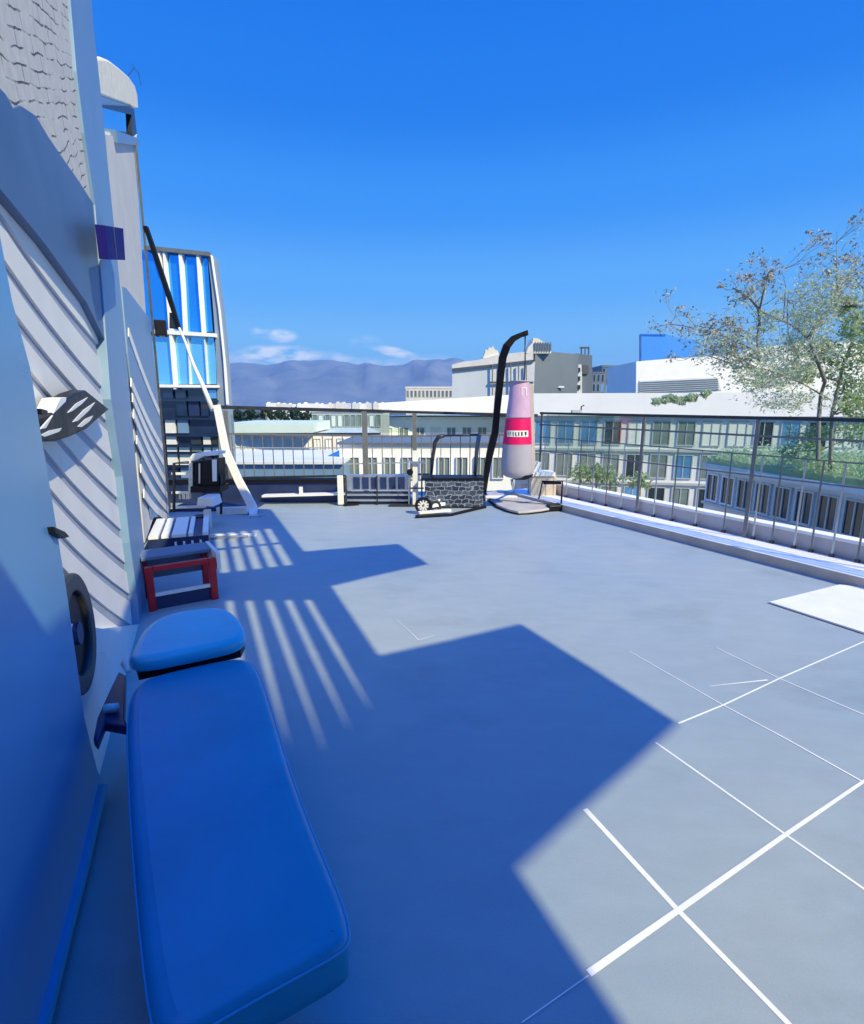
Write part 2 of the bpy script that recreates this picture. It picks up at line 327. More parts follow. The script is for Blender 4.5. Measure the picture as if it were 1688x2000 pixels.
# terrace outline
FEET = [(1655, 1080), (1612, 1072), (1573, 1066), (1538, 1055), (1502, 1047), (1442, 1035), (1387, 1023)]
K0 = fl(1104, 1000); K1 = fl(1688, 1152)          # inner foot of the right kerb
kd = (K1-K0).normalized(); kn = Vector((-kd.y, kd.x, 0)); kn = kn if kn.x > 0 else -kn      # outwards
KS = K0-kd*1.6; KE = K1+kd*9                        # far end, near end
BL = W(8.55, 0, 0); BR = KS                        # back edge of the floor
def x2(p, q): return p.x*q.y-p.y*q.x
wall_near = W(-5, 0, 0)
floor_poly = [W(-5, 0, -.3), Vector((8.5, -5.2, 0)), KE+kn*.3, KS+kn*.3, BR+Vector((0, .6, 0)), W(10.2, 0, 0)+WN*1.0, W(10.2, 0, -.3)]
mbf = MB().prism([p for p in floor_poly], (0, 0, -.3))
struct('terrace_floor', mbf, M['floor'], 'pale blue grey coated terrace floor with a stepped shadow across it')
# joints between the large tiles
gr = MB()
def strip(pts, w0, w1, z=.0012):
    P = [fl(*p, z) for p in pts]
    for i in range(len(P)-1):
        t0 = i/(len(P)-1); t1 = (i+1)/(len(P)-1); wa = w0+(w1-w0)*t0; wb = w0+(w1-w0)*t1
        d = (P[i+1]-P[i]).normalized(); n = Vector((-d.y, d.x, 0))
        gr.add([P[i]-n*wa/2, P[i+1]-n*wb/2, P[i+1]+n*wb/2, P[i]+n*wa/2], [(0, 1, 2, 3)])
strip([(1143, 1580), (1325, 1778), (1540, 1999), (1600, 2063)], .022, .013)
strip([(1281, 1450), (1400, 1534), (1535, 1630), (1760, 1786)], .010, .011, 0.0014)
strip([(1150, 1901), (1325, 1778), (1535, 1630), (1686, 1527), (1760, 1480)], .021, .010, 0.0017)
strip([(1325, 1413), (1413, 1377), (1523, 1325), (1688, 1253), (1760, 1222)], .010, .009, 0.0019)
strip([(1230, 1272), (1413, 1377), (1540, 1445), (1686, 1527), (1760, 1568)], .005, .011, 0.0022)
strip([(1400, 1265), (1523, 1325), (1665, 1386), (1760, 1424)], .006, .009, 0.0024)
strip([(1020, 1997), (1150, 1905)], .0035, .0035, 0.0027)
strip([(1385, 1340), (1500, 1328)], .003, .012, 0.0029)
strip([(775, 1210), (818, 1250)], .002, .006, 0.0032)
strip([(818, 1250), (850, 1240)], .006, .002, 0.0034)
struct('floor_joints', gr, M['grout'], 'thin white joints dividing the floor into large tiles')
# bright sheet lying on the floor at the right
tag(MB().prism([fl(1503, 1178, .006), fl(1640, 1144, .006), fl(1700, 1150, .006), fl(1760, 1170, .006), fl(1900, 1290, .006), fl(1688, 1238, .006)], (0, 0, .012)).build('floor_mat', M['white']), 'bright white mat lying flat on the floor beside the right kerb', 'mat')
# right kerb: grey inner face, white top, grey upstand
kerb = thing('kerb_wall', K0, 'long low white topped kerb along the right edge of the terrace under the glass railing', 'kerb')
MB().obox(KS, KE-KS, kn*.05, Z*.098).build('grey_face', M['kerbgrey'], kerb)
MB().obox(KS+kn*.02, KE-KS, kn*.50, Z*.10).build('white_top', M['kerbwhite'], kerb, bevel=.006)
MB().obox(KS+kn*.05-Z*.0, KE-KS, kn*.0001, Z*.01)
MB().obox(KS+kn*.56, KE-KS, kn*.10, Z*.26).build('upstand', M['upstand'], kerb)
MB().obox(KS+kn*.545, KE-KS, kn*.20, Z*.018+Z*0).v
cap = MB().obox(KS+kn*.55+Z*.262, KE-KS, kn*.17, Z*.035).build('coping', M['kerbwhite'], kerb, bevel=.004)
# back parapet, its shaded face put into a navy colour
B0 = at(300, 985, 8.6); B0.z = 0; B1 = at(985, 985, 8.75); B1.z = 0
back = thing('back_parapet', B0, 'low parapet with shade put into its navy colour and a white ledge under the far railing', 'parapet wall')
PB0 = Vector((-4.6, 8.55, 0)); PB1 = Vector((-1.45, 8.62, 0)); PB2 = Vector((1.45, 8.75, 0))
MB().obox(PB0, PB1-PB0, (0, .16, 0), Z*.33).build('wall', M['navy'], back)
MB().obox(PB0+Vector((0, -.03, .332)), PB1-PB0, (0, .22, 0), Z*.06).build('coping', M['black'], back)
MB().obox(PB1+Vector((0.001, 0, 0)), PB2-PB1, (0, .16, 0), Z*.07).build('white_kerb', M['kerbwhite'], back)
MB().obox(Vector((-2.75, 8.35, .13)), (1.35, .04, .03), (0, .16, 0), Z*.03).build('white_ledge', M['white'], back)
MB().obox(Vector((-2.15, 8.38, .162)), (.05, 0, 0), (0, .05, 0), Z*.13).build('ledge_bracket', M['white'], back)

# ================================================================ added unseen sheet (behind and above the camera), cut to throw the stepped shade
CH = 5.0
off = Vector((SUN.x, SUN.y, 0))*(CH/SUN.z)
shade = [(530, 995), (560, 1034), (595, 1078), (690, 1070), (780, 1063), (837, 1102), (740, 1123), (648, 1145), (742, 1283), (880, 1253), (1020, 1220), (1170, 1313), (1325, 1413), (1240, 1492), (1140, 1580), (1012, 1700), (1110, 1843), (1220, 2000)]
outer = [fl(*p) for p in shade] + [FW(.2, 1.25), FW(-3.0, 1.3), FW(-3.0, -.9), FW(1.2, -.55), FW(3.3, -.35), FW(3.7, -.16), FW(5.3, -.16), FW(5.5, 0), FW(9.2, .0)]
holes = []
for i in range(5):
    b0 = .58+.150*i
    ul = 2.15+.13*abs(i-2)          # long tapering slots, two bays
    holes.append([FW(ul, b0+.036), FW(ul, b0+.044), FW(3.2, b0+.062), FW(4.45-.06*i, b0+.068), FW(4.45-.06*i, b0+.010), FW(3.2, b0+.016)])
    holes.append([FW(5.25, b0+.0), FW(5.25, b0+.088), FW(6.15, b0+.088), FW(6.15, b0)])
    holes.append([FW(6.22, b0), FW(6.22, b0+.088), FW(7.0, b0+.088), FW(7.0, b0)])
polys = [[p+off+Z*CH for p in pl] for pl in [outer]+holes]
flat = [p for pl in polys for p in pl]; tris = tessellate_polygon(polys)
cn = MB(); n_ = len(flat); fs = []
for t in tris:
    a = (flat[t[1]]-flat[t[0]]).cross(flat[t[2]]-flat[t[0]])
    if a.z > 0: t = t[::-1]
    fs.append(tuple(t)); fs.append(tuple(i+n_ for i in t[::-1]))
k = 0
for pl in polys:
    m_ = len(pl)
    for i in range(m_): fs.append((k+i, k+(i+1) % m_, k+(i+1) % m_+n_, k+i+n_))
    k += m_
cn.add(flat+[p+Z*.02 for p in flat], fs)
can = thing('shade_caster', (outer[0]+off), 'added unseen slotted sheet on columns that casts the stepped floor shade', 'shadow caster')
cn.build('shade_sheet', M['roofdark'], can)
for q in (FW(.3, .6), FW(-2.4, .9), FW(-2.4, -.5)):
    c_ = q+off; MB().tube([c_, c_+Z*(CH-.002)], .06, 14).build('column', M['rail'], can)

tag(MB().box(-.6, 2.6, -1.95, -1.6, 0, 4.5).box(-.65, 2.65, -2.0, -1.55, 4.503, 4.6).build('sky_blocker', M['navy']), 'added unseen dark wall behind the camera that blocks sky light', 'wall')  # added out of view to cut sky light and darken the near floor
# ================================================================ LEFT WALL
lw = thing('building_wall', W(3, 0, 0), 'tall pale house wall at the left with brick above, sun stripes shaped as boards below and pilasters coloured blue for shade', 'wall')
def wpoly(name, pix, b0, thick, m, parent=lw, bevel=0):
    return MB().prism([wp(x, y, b0) for x, y in pix], WN*(-thick)).build(name, m, parent, bevel=bevel)
# structural mass behind everything
MB().prism([W(-5, 0, -.22), W(8.35, 0, -.22), W(8.35, 3.6, -.22), W(5.3, 3.6, -.22), W(5.3, 9, -.22), W(-5, 9, -.22)], WN*(-.35)).build('core', M['render'], lw)
# brick upper field, with uv in metres
_p, _q = wp(0, 200), wp(150, 204); _a = math.atan2(_q.z-_p.z, (_q-_p).dot(WU)); BC, BS = math.cos(_a), math.sin(_a)
bo = MB().obox(W(.5, 2.3, -.20), WU*4.0, Z*6.5, WN*.155).build('brick_field', M['brick'], lw)
uv = bo.data.uv_layers.new(name='UVMap')
for lp in bo.data.loops:
    c_ = bo.data.vertices[lp.vertex_index].co+ORG[lw.name]; uv.data[lp.index].uv = ((c_.dot(WU)*BC+c_.z*BS), (-c_.dot(WU)*BS+c_.z*BC))
# shadow across the wall, painted as a slate band with ragged top edge
wpoly('shade_band', [(-150, 30), (-60, 110), (0, 172), (12, 185), (26, 212), (40, 206), (58, 218), (70, 226), (95, 268), (125, 312), (155, 355), (185, 402), (222, 470), (222, 700), (170, 592), (90, 478), (0, 368), (-150, 215)], -.036, .04, M['shade_band'])
# first field: sun stripes shaped as pale strips over a shade-coloured backing
wpoly('shade_backing', [(-150, 100), (0, 280), (90, 400), (210, 560), (222, 640), (300, 1240), (120, 1320), (-60, 600)], -.085, .03, M['gapshade'])
edgeL = [(0, 455), (25, 590), (60, 720), (78, 830), (95, 950), (112, 1050), (130, 1150), (150, 1290), (165, 1400), (190, 1500)]
def yl(x_, tab):
    for (a, b), (c, d) in zip(tab, tab[1:]):
        if a <= x_ <= c: return b+(d-b)*(x_-a)/(c-a)
    return tab[-1][1] if x_ > tab[-1][0] else tab[0][1]
bd = MB()
# light stripes as thin strips: curved diagonal bands, top-left to bottom-right, as in the elevation of the wall
tops = [(-30, 330, 215, 640), (-30, 385, 215, 725), (-25, 480, 222, 800), (-20, 570, 228, 860), (10, 680, 234, 930), (20, 745, 240, 1000), (40, 838, 250, 1065), (60, 925, 262, 1130), (75, 1010, 275, 1190), (90, 1095, 290, 1262), (100, 1170, 300, 1330)]
for i in range(len(tops)-1):
    x0, y0, x1, y1 = tops[i]; X0, Y0, X1, Y1 = tops[i+1]
    up_ = []; lo = []
    for k in range(9):
        t = k/8; s_ = 14*math.sin(math.pi*t)
        g = .70+.03*math.sin(i*2.1)
        ux, uy = x0+(x1-x0)*t, y0+(y1-y0)*t+s_; lx, ly = X0+(X1-X0)*t, Y0+(Y1-Y0)*t+s_
        up_.append((ux, uy)); lo.append((ux+(lx-ux)*g, uy+(ly-uy)*g))
    bd.prism([wp(*p, -.074) for p in up_+lo[::-1]], WN*(-.012))
bd.build('light_bands', M['litband'], lw)
# base plinth at the foot of the stripes
wpoly('plinth', [(120, 1215), (200, 1228), (280, 1218), (275, 1262), (205, 1560), (150, 1560), (130, 1300)], -.030, .05, M['white'])
# pilaster between the two fields
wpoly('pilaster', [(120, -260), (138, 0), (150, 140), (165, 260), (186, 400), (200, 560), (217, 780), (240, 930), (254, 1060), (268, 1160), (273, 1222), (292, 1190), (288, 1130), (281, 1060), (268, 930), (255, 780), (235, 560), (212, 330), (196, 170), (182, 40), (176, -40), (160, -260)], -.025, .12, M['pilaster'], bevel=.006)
# near column
wpoly('near_column', [(-420, -200), (-60, 120), (0, 455), (25, 590), (60, 720), (78, 830), (100, 960), (130, 1150), (150, 1290), (165, 1400), (190, 1500), (203, 1532), (168, 1680), (128, 1850), (88, 2010), (40, 2200), (-200, 2200), (-420, 1200)], .01, .16, M['nearcol'], bevel=.01)
wpoly('base_trim', [(203, 1530), (211, 1534), (176, 1690), (136, 1850), (98, 2010), (60, 2150), (50, 2150), (88, 2010), (128, 1850), (168, 1690)], .03, .02, M['piping'])
# second field: wall shade and light stripes put into coloured strips
wpoly('far_field', [(205, 262), (265, 278), (272, 420), (285, 612), (300, 700), (318, 830), (332, 1010), (300, 1010), (283, 1060), (235, 560), (212, 330)], -.03, .15, M['render'])
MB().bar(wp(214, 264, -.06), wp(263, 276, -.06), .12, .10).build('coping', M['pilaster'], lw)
wpoly('far_shade', [(238, 560), (246, 562), (292, 622), (303, 720), (318, 830), (331, 1008), (296, 1010), (262, 800), (250, 690)], -.012, .012, M['pilaster'])
sb = MB()
for i, (x0, y0, x1, y1) in enumerate([(252, 640, 312, 800), (257, 738, 318, 868), (260, 768, 320, 898), (262, 800, 323, 932), (268, 850, 327, 962), (276, 906, 330, 990), (282, 955, 331, 1006)]):
    h0, h1 = 17, 13
    pts = []
    for k in range(7):
        t = k/6; pts.append((x0+(x1-x0)*t, y0+(y1-y0)*t+7*math.sin(math.pi*t)))
    sb.prism([wp(x, y, -.004) for x, y in pts]+[wp(pts[k][0], pts[k][1]+h0+(h1-h0)*k/6, -.004) for k in range(6, -1, -1)], WN*(-.010))
sb.build('far_light_bands', M['litband'], lw)
MB().bar(wp(265, 280, .0), wp(333, 1008, .0), .03, .05).build('corner_trim', M['dark'], lw)
# wall fixtures
s1 = thing('wall_sign', wp(222, 475, .08), 'small deep blue square plate fixed high on the blue grey pilaster', 'sign')
MB().prism([wp(205, 440, .10), wp(241, 446, .10), (wp(245, 508, .10)), wp(213, 507, .10)], WN*(-.05)).build('plate', M['sign'], s1, bevel=.004)
MB().bar(wp(222, 443, .103), wp(229, 508, .103), .008, .004, up=WN).build('centre_seam', M['navy'], s1)
l1 = thing('wall_lamp', wp(145, 815, .0), 'black wall lamp with painted white highlights on the diagonal stripes', 'lamp')
MB().prism([wp(x, y, .005) for x, y in [(78, 838), (80, 862), (112, 862), (140, 852), (170, 838), (192, 818), (214, 799), (168, 762), (150, 768), (128, 784), (104, 808), (92, 822)]], WN*(-.07)).build('housing', M['black'], l1, bevel=.008)
for pl in ([(80, 838), (92, 824), (104, 811), (98, 822), (90, 836)], [(80, 850), (98, 841), (121, 836), (116, 843), (88, 853)], [(133, 806), (150, 788), (172, 776), (160, 789), (141, 803)], [(143, 824), (165, 800), (186, 786), (174, 802), (152, 822)], [(153, 833), (168, 818), (182, 812), (176, 822), (160, 834)]):
    MB().prism([wp(x, y, .009) for x, y in pl], WN*(-.006)).build('highlight', M['blind'], l1)  # white highlights of the housing, painted as thin pieces
MB().prism([wp(x, y, .003) for x, y in [(104, 808), (118, 778), (130, 776), (128, 786)]], WN*(-.06)).build('side_cap', M['blind'], l1)
MB().prism([wp(x, y, .002) for x, y in [(80, 798), (94, 802), (92, 810), (82, 809)]], WN*(-.06)).build('mount', M['black'], l1)
tag(MB().prism([wp(x, y, .03) for x, y in [(106, 1028), (128, 1038), (137, 1048), (128, 1051), (109, 1042)]], WN*(-.09)).build('wall_hook', M['black'], bevel=.004), 'small black hook low on the diagonal stripes below the black lamp', 'hook')
l2 = thing('wall_lamp', wp(303, 643, .08), 'small black box lamp on the outer corner of the far wall', 'lamp')
MB().obox(wp(303, 654, .02), WU*.25, WN*.16, Z*.22).build('housing', M['black'], l2, bevel=.01)
MB().obox(wp(303, 654, .02)+WN*.05+WU*.05-Z*.012, WU*.14, WN*.08, Z*.012).build('lens', M['blind'], l2)
# roof pavilion above the far wall
pv = thing('roof_pavilion', wp(235, 265, -.1), 'cream stucco roof box with an open window frame above the far wall', 'roof structure')
PVb = -.10
wpx = lambda pl, b, th_, nm, m, bev=0: MB().prism([wp(x, y, b) for x, y in pl], WN*(-th_)).build(nm, m, pv, bevel=bev)
wpx([(190, 252), (205, 256), (262, 268), (268, 262), (266, 276), (205, 262), (190, 258)], PVb+.05, .4, 'ledge', M['white'])
wpx([(185, 112), (200, 112), (214, 118), (232, 132), (252, 150), (264, 168), (268, 184), (270, 212), (262, 212), (254, 206), (196, 186), (186, 184)], PVb, .5, 'stucco_roof', M['stucco'], .02)
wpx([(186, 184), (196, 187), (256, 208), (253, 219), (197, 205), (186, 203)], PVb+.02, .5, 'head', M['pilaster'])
wpx([(252, 207), (262, 213), (268, 266), (259, 268), (257, 224), (197, 208), (197, 205)], PVb+.04, .08, 'frame', M['dark'])
# twig of an aerial on top
an = MB().tube([wp(250, 148, -.2), wp(262, 132, -.2), wp(270, 142, -.2), wp(276, 166, -.2)], .008, 5)
an.tube([wp(262, 132, -.2), wp(258, 126, -.2)], .006, 5).tube([wp(268, 140, -.2), wp(275, 146, -.2)], .006, 5)
an.build('aerial', M['dark'], pv)

# ================================================================ leaning strut from far wall corner to the terrace
st = thing('leaning_strut', fl(497, 1006), 'long white strut leaning from the floor up to a black arm on the far wall', 'strut')
Pa = at(280, 440, 8.5); Pb = at(318, 545, 8.35); Pc = at(348, 630, 8.2); 
MB().prism([at(279, 440, 8.3), at(287, 441, 8.3), at(300, 478, 8.3), at(334, 580, 8.3), at(353, 645, 8.3), at(346, 642, 8.3), at(318, 560, 8.3), at(300, 505, 8.3)], (0, .05, 0)).build('black_arm', M['black'], st, bevel=.004)
MB().prism([at(331, 610, 8.32), at(342, 612, 8.32), at(353, 644, 8.32), at(331, 641, 8.32)], (0, .02, 0)).build('gusset', M['dark'], st)
MB().tube([at(350, 640, 8.28), at(362, 668, 8.27), at(378, 712, 8.25), at(398, 757, 8.22), at(416, 802, 8.2)], [.018, .02, .026, .034, .04], 8).build('white_cable', M['white'], st)
MB().prism([at(416, 792, 8.1), at(427, 790, 8.1), at(446, 880, 7.95), at(470, 935, 7.85), at(500, 990, 7.75), fl(500, 1006), fl(488, 1008), at(484, 992, 7.75), at(458, 940, 7.85), at(434, 885, 7.95)], (0, .07, 0)).build('white_post', M['white'], st)
MB().obox(fl(484, 1010), (.20, 0, 0), (0, .16, 0), Z*.015).build('foot_plate', M['steel'], st)

# ================================================================ FENCES
def fence_post(mb, foot, h, w=.05, d=None):
    d = d or kd
    n = Vector((-d.y, d.x, 0)); return mb.obox(foot-d*w/2-n*w*.3, d*w, n*w*.6, Z*h)
fline = [fl(x, y, .10) for x, y in FEET]
nA = fline[0]-kn*(fline[0]-K0).dot(kn); 
fo = sum((p-K0).dot(kn) for p in fline)/len(fline)     # fence offset from kerb face
fo = min(max(fo, .2), .50)
rf = thing('glass_railing', K0+kn*fo, 'grey railing with tinted glass and four rails along the right kerb', 'railing')
def RF(s, z): return K0+kn*fo+kd*s+Z*z
SL = (K1-K0).length
s_corner = -1.3; s_end = SL+6
for z_, w_, nm, m_ in ((1.455, .040, 'top_rail', 'dark'), (1.26, .026, 'rail', 'rail'), (1.05, .016, 'rail', 'rail'), (.82, .018, 'rail', 'rail')):
    MB().bar(RF(s_corner, z_), RF(s_end, z_), w_*.4, w_*.9).build(nm, M[m_], rf)
s_feet = [(p-K0).dot(kd) for p in fline]
slist = sorted(set([round(v, 3) for v in s_feet]))
s_ = slist[0]-.34
while s_ > s_corner+.1: slist.append(s_); s_ -= .29
s_ = max(slist)+.22
while s_ < s_end: slist.append(s_); s_ += .22
for i, s_ in enumerate(sorted(slist)):
    thick = i % 3 == 0
    MB().obox(RF(s_, .10)-kd*(.009)-kn*.002, kd*(.018), kn*.004, Z*.95).build('baluster', M['rail' if i % 2 else 'railpale'], rf)
    MB().obox(RF(s_, .10)-kd*(.018)-kn*.018, kd*(.036), kn*.036, Z*.03).build('foot', M['dark'], rf)
for s_ in (s_corner+.05, .9, 2.45, 4.1, 6.5, 8.4):
    MB().obox(RF(s_, .10)-kd*.022-kn*.006, kd*.044, kn*.012, Z*1.34).build('post', M['rail'], rf)
ps = [s_corner+.1, .85, 2.4, 4.05, 6.4, 8.3]
for a, b in zip(ps, ps[1:]):
    MB().obox(RF(a+.03, .84)+kn*.03, kd*(b-a-.06), kn*.01, Z*.60).build('glass_panel', M['fglass2'], rf)
# small box with a white cap at the corner
cb = thing('corner_pier', at(1060, 935, 8.7), 'short grey pier with a white cap at the terrace corner right of the punching bag', 'pier')
c0 = at(1038, 940, 8.7); MB().obox((c0.x, 8.7, .1), (.42, 0, 0), (0, .3, 0), Z*.33).build('shaft', M['kerbgrey'], cb)
MB().obox((c0.x-.03, 8.67, .432), (.42, 0, 0), (0, .36, 0), Z*.06).build('cap', M['white'], cb)
MB().obox((c0.x+.02, 8.75, .494), (.14, 0, 0), (0, .2, 0), Z*.16).build('finial', M['white'], cb)

# back fence
bf = thing('back_railing', (-1.5, 8.7, 0), 'dark railing with clear glass and thin bars across the far end of the terrace', 'railing')
G0 = at(425, 800, 8.7); G1 = at(1050, 812, 8.95)
def BF(px, z):
    t = (px-425)/(1050-425); p = G0.lerp(G1, t); return Vector((p.x, p.y, z))
MB().bar(BF(395, 1.565), BF(740, 1.49), .05, .055).bar(BF(740, 1.49), BF(1050, 1.42), .05, .045).build('top_rail', M['dark'], bf)
MB().bar(BF(425, 1.13), BF(760, 1.08), .03, .03).bar(BF(760, 1.08), BF(1050, 1.10), .03, .03).build('rail', M['rail'], bf)
MB().bar(BF(445, .90), BF(840, .88), .02, .018).build('rail', M['railpale'], bf)
MB().bar(BF(660, .62), BF(800, .64), .02, .02).build('rail', M['railpale'], bf)
MB().bar(BF(440, .40), BF(835, .44), .025, .03).build('rail', M['dark'], bf)
x_ = 448
while x_ < 1040:
    if not (700 < x_ < 714):
        MB().obox(BF(x_, .40)-Vector((.007, .007, 0)), (.014, 0, 0), (0, .014, 0), Z*.70).build('baluster', M['rail'], bf)
    x_ += 19.5
for px_, wd, z0_, h_ in ((707, .085, .0, 1.49), (805, .07, .6, .85), (1040, .06, 0, 1.42), (440, .05, .0, 1.5)):
    MB().obox(BF(px_, z0_)-Vector((wd/2, .03, 0)), (wd, 0, 0), (0, .06, 0), Z*h_).build('post', M['rail'], bf)
for a, b in ((448, 700), (714, 800), (810, 960), (975, 1034)):
    p0, p1 = BF(a, 1.14), BF(b, 1.14)
    MB().obox(p0+Vector((0, .03, 0)), p1-p0, (0, .01, 0), Z*.30).build('glass_panel', M['fglass'], bf)

# ================================================================ EQUIPMENT
# main bench
bn = thing('weight_bench', fl(420, 1500), 'large blue vinyl exercise bench with a raised head pad in the foreground at the left', 'exercise bench')
zt = .50
out1 = [(246, 1330), (300, 1316), (400, 1293), (490, 1274), (503, 1300), (520, 1345), (540, 1410), (562, 1490), (600, 1590), (640, 1685), (668, 1748), (680, 1790), (684, 1818), (680, 1838), (640, 1862), (560, 1905), (480, 1948), (390, 2000), (310, 2050), (292, 2000), (274, 1850), (260, 1700), (250, 1550), (246, 1430)]
def pad(name, pix, z, thick, m, parent, bev, puff=.012):
    P = [fl(x, y, z) for x, y in pix]
    for _ in range(3):          # Chaikin rounding
        P = [q for i in range(len(P)) for q in (P[i].lerp(P[(i+1) % len(P)], .25), P[i].lerp(P[(i+1) % len(P)], .75))]
    n = len(P); ar = sum(x2(P[i], P[(i+1) % n]) for i in range(n)); sg = 1 if ar > 0 else -1
    for _ in range(34): P = [(P[i-1]+P[i]*2+P[(i+1) % n])/4 for i in range(n)]
    nr = []
    for i in range(n):
        d = (P[(i+1) % n]-P[i-1]).normalized(); nr.append(Vector((-d.y, d.x, 0))*sg)
    rings = [(.010, -thick), (.002, -thick+.008), (0, -thick*.5)] + [(bev*(1-math.cos(a)), -bev+bev*math.sin(a)) for a in [k*math.pi/12 for k in range(7)]] + [(bev*1.35, puff*.2)]
    vs = [P[i]+nr[i]*o_+Z*h_ for o_, h_ in rings for i in range(n)]
    fs = [(k*n+i, k*n+(i+1) % n, (k+1)*n+(i+1) % n, (k+1)*n+i) for k in range(len(rings)-1) for i in range(n)]
    if sg < 0: fs = [f[::-1] for f in fs]
    if name == 'seat_pad': MB().tube([P[i]-Z*bev*.7 for i in list(range(n))+[0]], .003, 6, False).build('piping', M['piping'], parent)
    mb = MB().add(vs, fs, True)
    top = vs[-n:]; bot = vs[:n]
    for ring_, up in ((top, True), (bot, False)):
        tr_ = tessellate_polygon([ring_]); ff = []
        for t in tr_:
            nz = (ring_[t[1]]-ring_[t[0]]).cross(ring_[t[2]]-ring_[t[0]]).z
            ff.append(tuple(t) if (nz > 0) == up else tuple(t[::-1]))
        mb.add(ring_, ff, True)
    return mb.build(name, m, parent)
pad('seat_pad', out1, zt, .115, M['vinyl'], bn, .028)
out1s = [(x, y) for x, y in out1]
c_ = Vector((0, 0, 0))
head = [(262, 1262), (272, 1232), (300, 1205), (345, 1192), (390, 1186), (430, 1182), (452, 1190), (470, 1208), (482, 1228), (485, 1248), (420, 1262), (340, 1278), (250, 1296), (249, 1280)]
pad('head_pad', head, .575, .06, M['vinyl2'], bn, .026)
hb = [(255, 1300), (262, 1262), (300, 1222), (430, 1195), (485, 1250), (486, 1262)]
MB().prism([fl(x, y, .50)+Z*.0 for x, y in [(262, 1290), (280, 1240), (425, 1205), (478, 1255), (470, 1272), (270, 1316)]], (0, 0, -.03)).build('head_plate', M['black'], bn)
ctr = fl(400, 1500, 0)
f0 = fl(350, 1330, .36); f1 = fl(400, 1800, .36)
MB().bar(f0, f1, .07, .05).build('frame_rail', M['black'], bn)
for q, nm in ((f0, 'leg'), (f1.lerp(f0, .12), 'leg')):
    g = Vector((q.x, q.y, 0)); MB().tube([q, g+Z*.03], .025, 10).obox(g+WN*(-.14)-WU*.03, WN*.28, WU*.06, Z*.035).build(nm, M['black'], bn)
MB().prism([fl(x, y, .40) for x, y in [(232, 1310), (246, 1318), (243, 1400), (250, 1420), (205, 1412), (190, 1450), (182, 1440), (190, 1400), (215, 1345)]], (0, 0, -.04)).build('adjust_lever', M['navy'], bn, bevel=.008)
MB().tube([fl(205, 1384, .42), fl(230, 1382, .42)], .018, 10).build('lever_knob', M['blind'], bn)
MB().tube([fl(252, 1280, .53), fl(246, 1296, .53), fl(250, 1310, .53)], [.012, .02, .01], 8).build('pad_clip', M['blind'], bn)
# round pad / weight plate leaning at the wall behind the near column
wh = thing('weight_plate', wp(165, 1300, .08), 'dark round weight plate leaning on the wall behind the near column', 'weight plate')
pc = wp(146, 1238, -.03)
dvec = (WN+WU*-.03+Z*.03)
MB().disc(pc, dvec, .245, .045, 40, .17).build('rim', M['dark'], wh, bevel=.010)
MB().disc(pc-dvec*.01, dvec, .175, .02, 36).build('web', M['black'], wh)
MB().disc(pc+dvec*.005, dvec, .045, .03, 20).build('hub', M['navy'], wh)
dmb = thing('equipment_case', wp(175, 1330, .02), 'dark navy case standing on the floor between the wall and the blue bench', 'case')
MB().prism([wp(140, 1290, -.035), wp(205, 1290, -.035), wp(192, 1378, -.035), wp(150, 1372, -.035)], WN*(-.08)).build('body', M['navy'], dmb, bevel=.01)
MB().tube([wp(160, 1290, -.04), wp(170, 1275, -.04), wp(200, 1274, -.04), wp(204, 1290, -.04)], .012, 8).build('handle', M['blind'], dmb)

# red framed step box
rb = thing('step_box', fl(360, 1180), 'low box with a red frame and grey top standing behind the blue bench head', 'step box')
a0 = fl(292, 1196); a1 = fl(428, 1170); dx = (a1-a0); wd_ = dx.length; dx.normalize(); dy = Vector((-dx.y, dx.x, 0))
dz = .36
def RB(s, d, z): return a0+dx*s+dy*d+Z*z
MB().obox(RB(0, 0, 0), dx*.055, dy*.05, Z*dz).build('upright', M['red'], rb, bevel=.006)
MB().obox(RB(wd_-.055, 0, 0), dx*.055, dy*.05, Z*dz).build('upright', M['red'], rb, bevel=.006)
MB().obox(RB(.056, 0, dz-.04), dx*(wd_-.112), dy*.05, Z*.04).build('top_bar', M['red'], rb, bevel=.005)
MB().obox(RB(0.0, .36, 0), dx*.05, dy*.05, Z*dz).build('upright', M['red'], rb, bevel=.006)
MB().obox(RB(wd_-.05, .36, 0), dx*.05, dy*.05, Z*dz).build('upright', M['red'], rb, bevel=.006)
MB().obox(RB(.02, .45, .14), dx*(wd_-.04), dy*.015, Z*.19).build('rear_panel', M['greytop'], rb)
MB().obox(RB(.056, .006, .115), dx*(wd_-.112), dy*.03, Z*.024).build('shelf', M['blind'], rb)
MB().obox(RB(.056, .03, .0), dx*(wd_-.112), dy*.02, Z*.113).build('kick_panel', M['navy'], rb)
MB().obox(RB(-.005, .20, dz+.002), dx*(wd_+.01), dy*.27, Z*.03).build('top_board', M['greytop'], rb, bevel=.006)
MB().obox(RB(wd_+.007, .0, dz-.1), dx*.03, dy*.45, Z*.14).build('side_rail', M['blind'], rb)
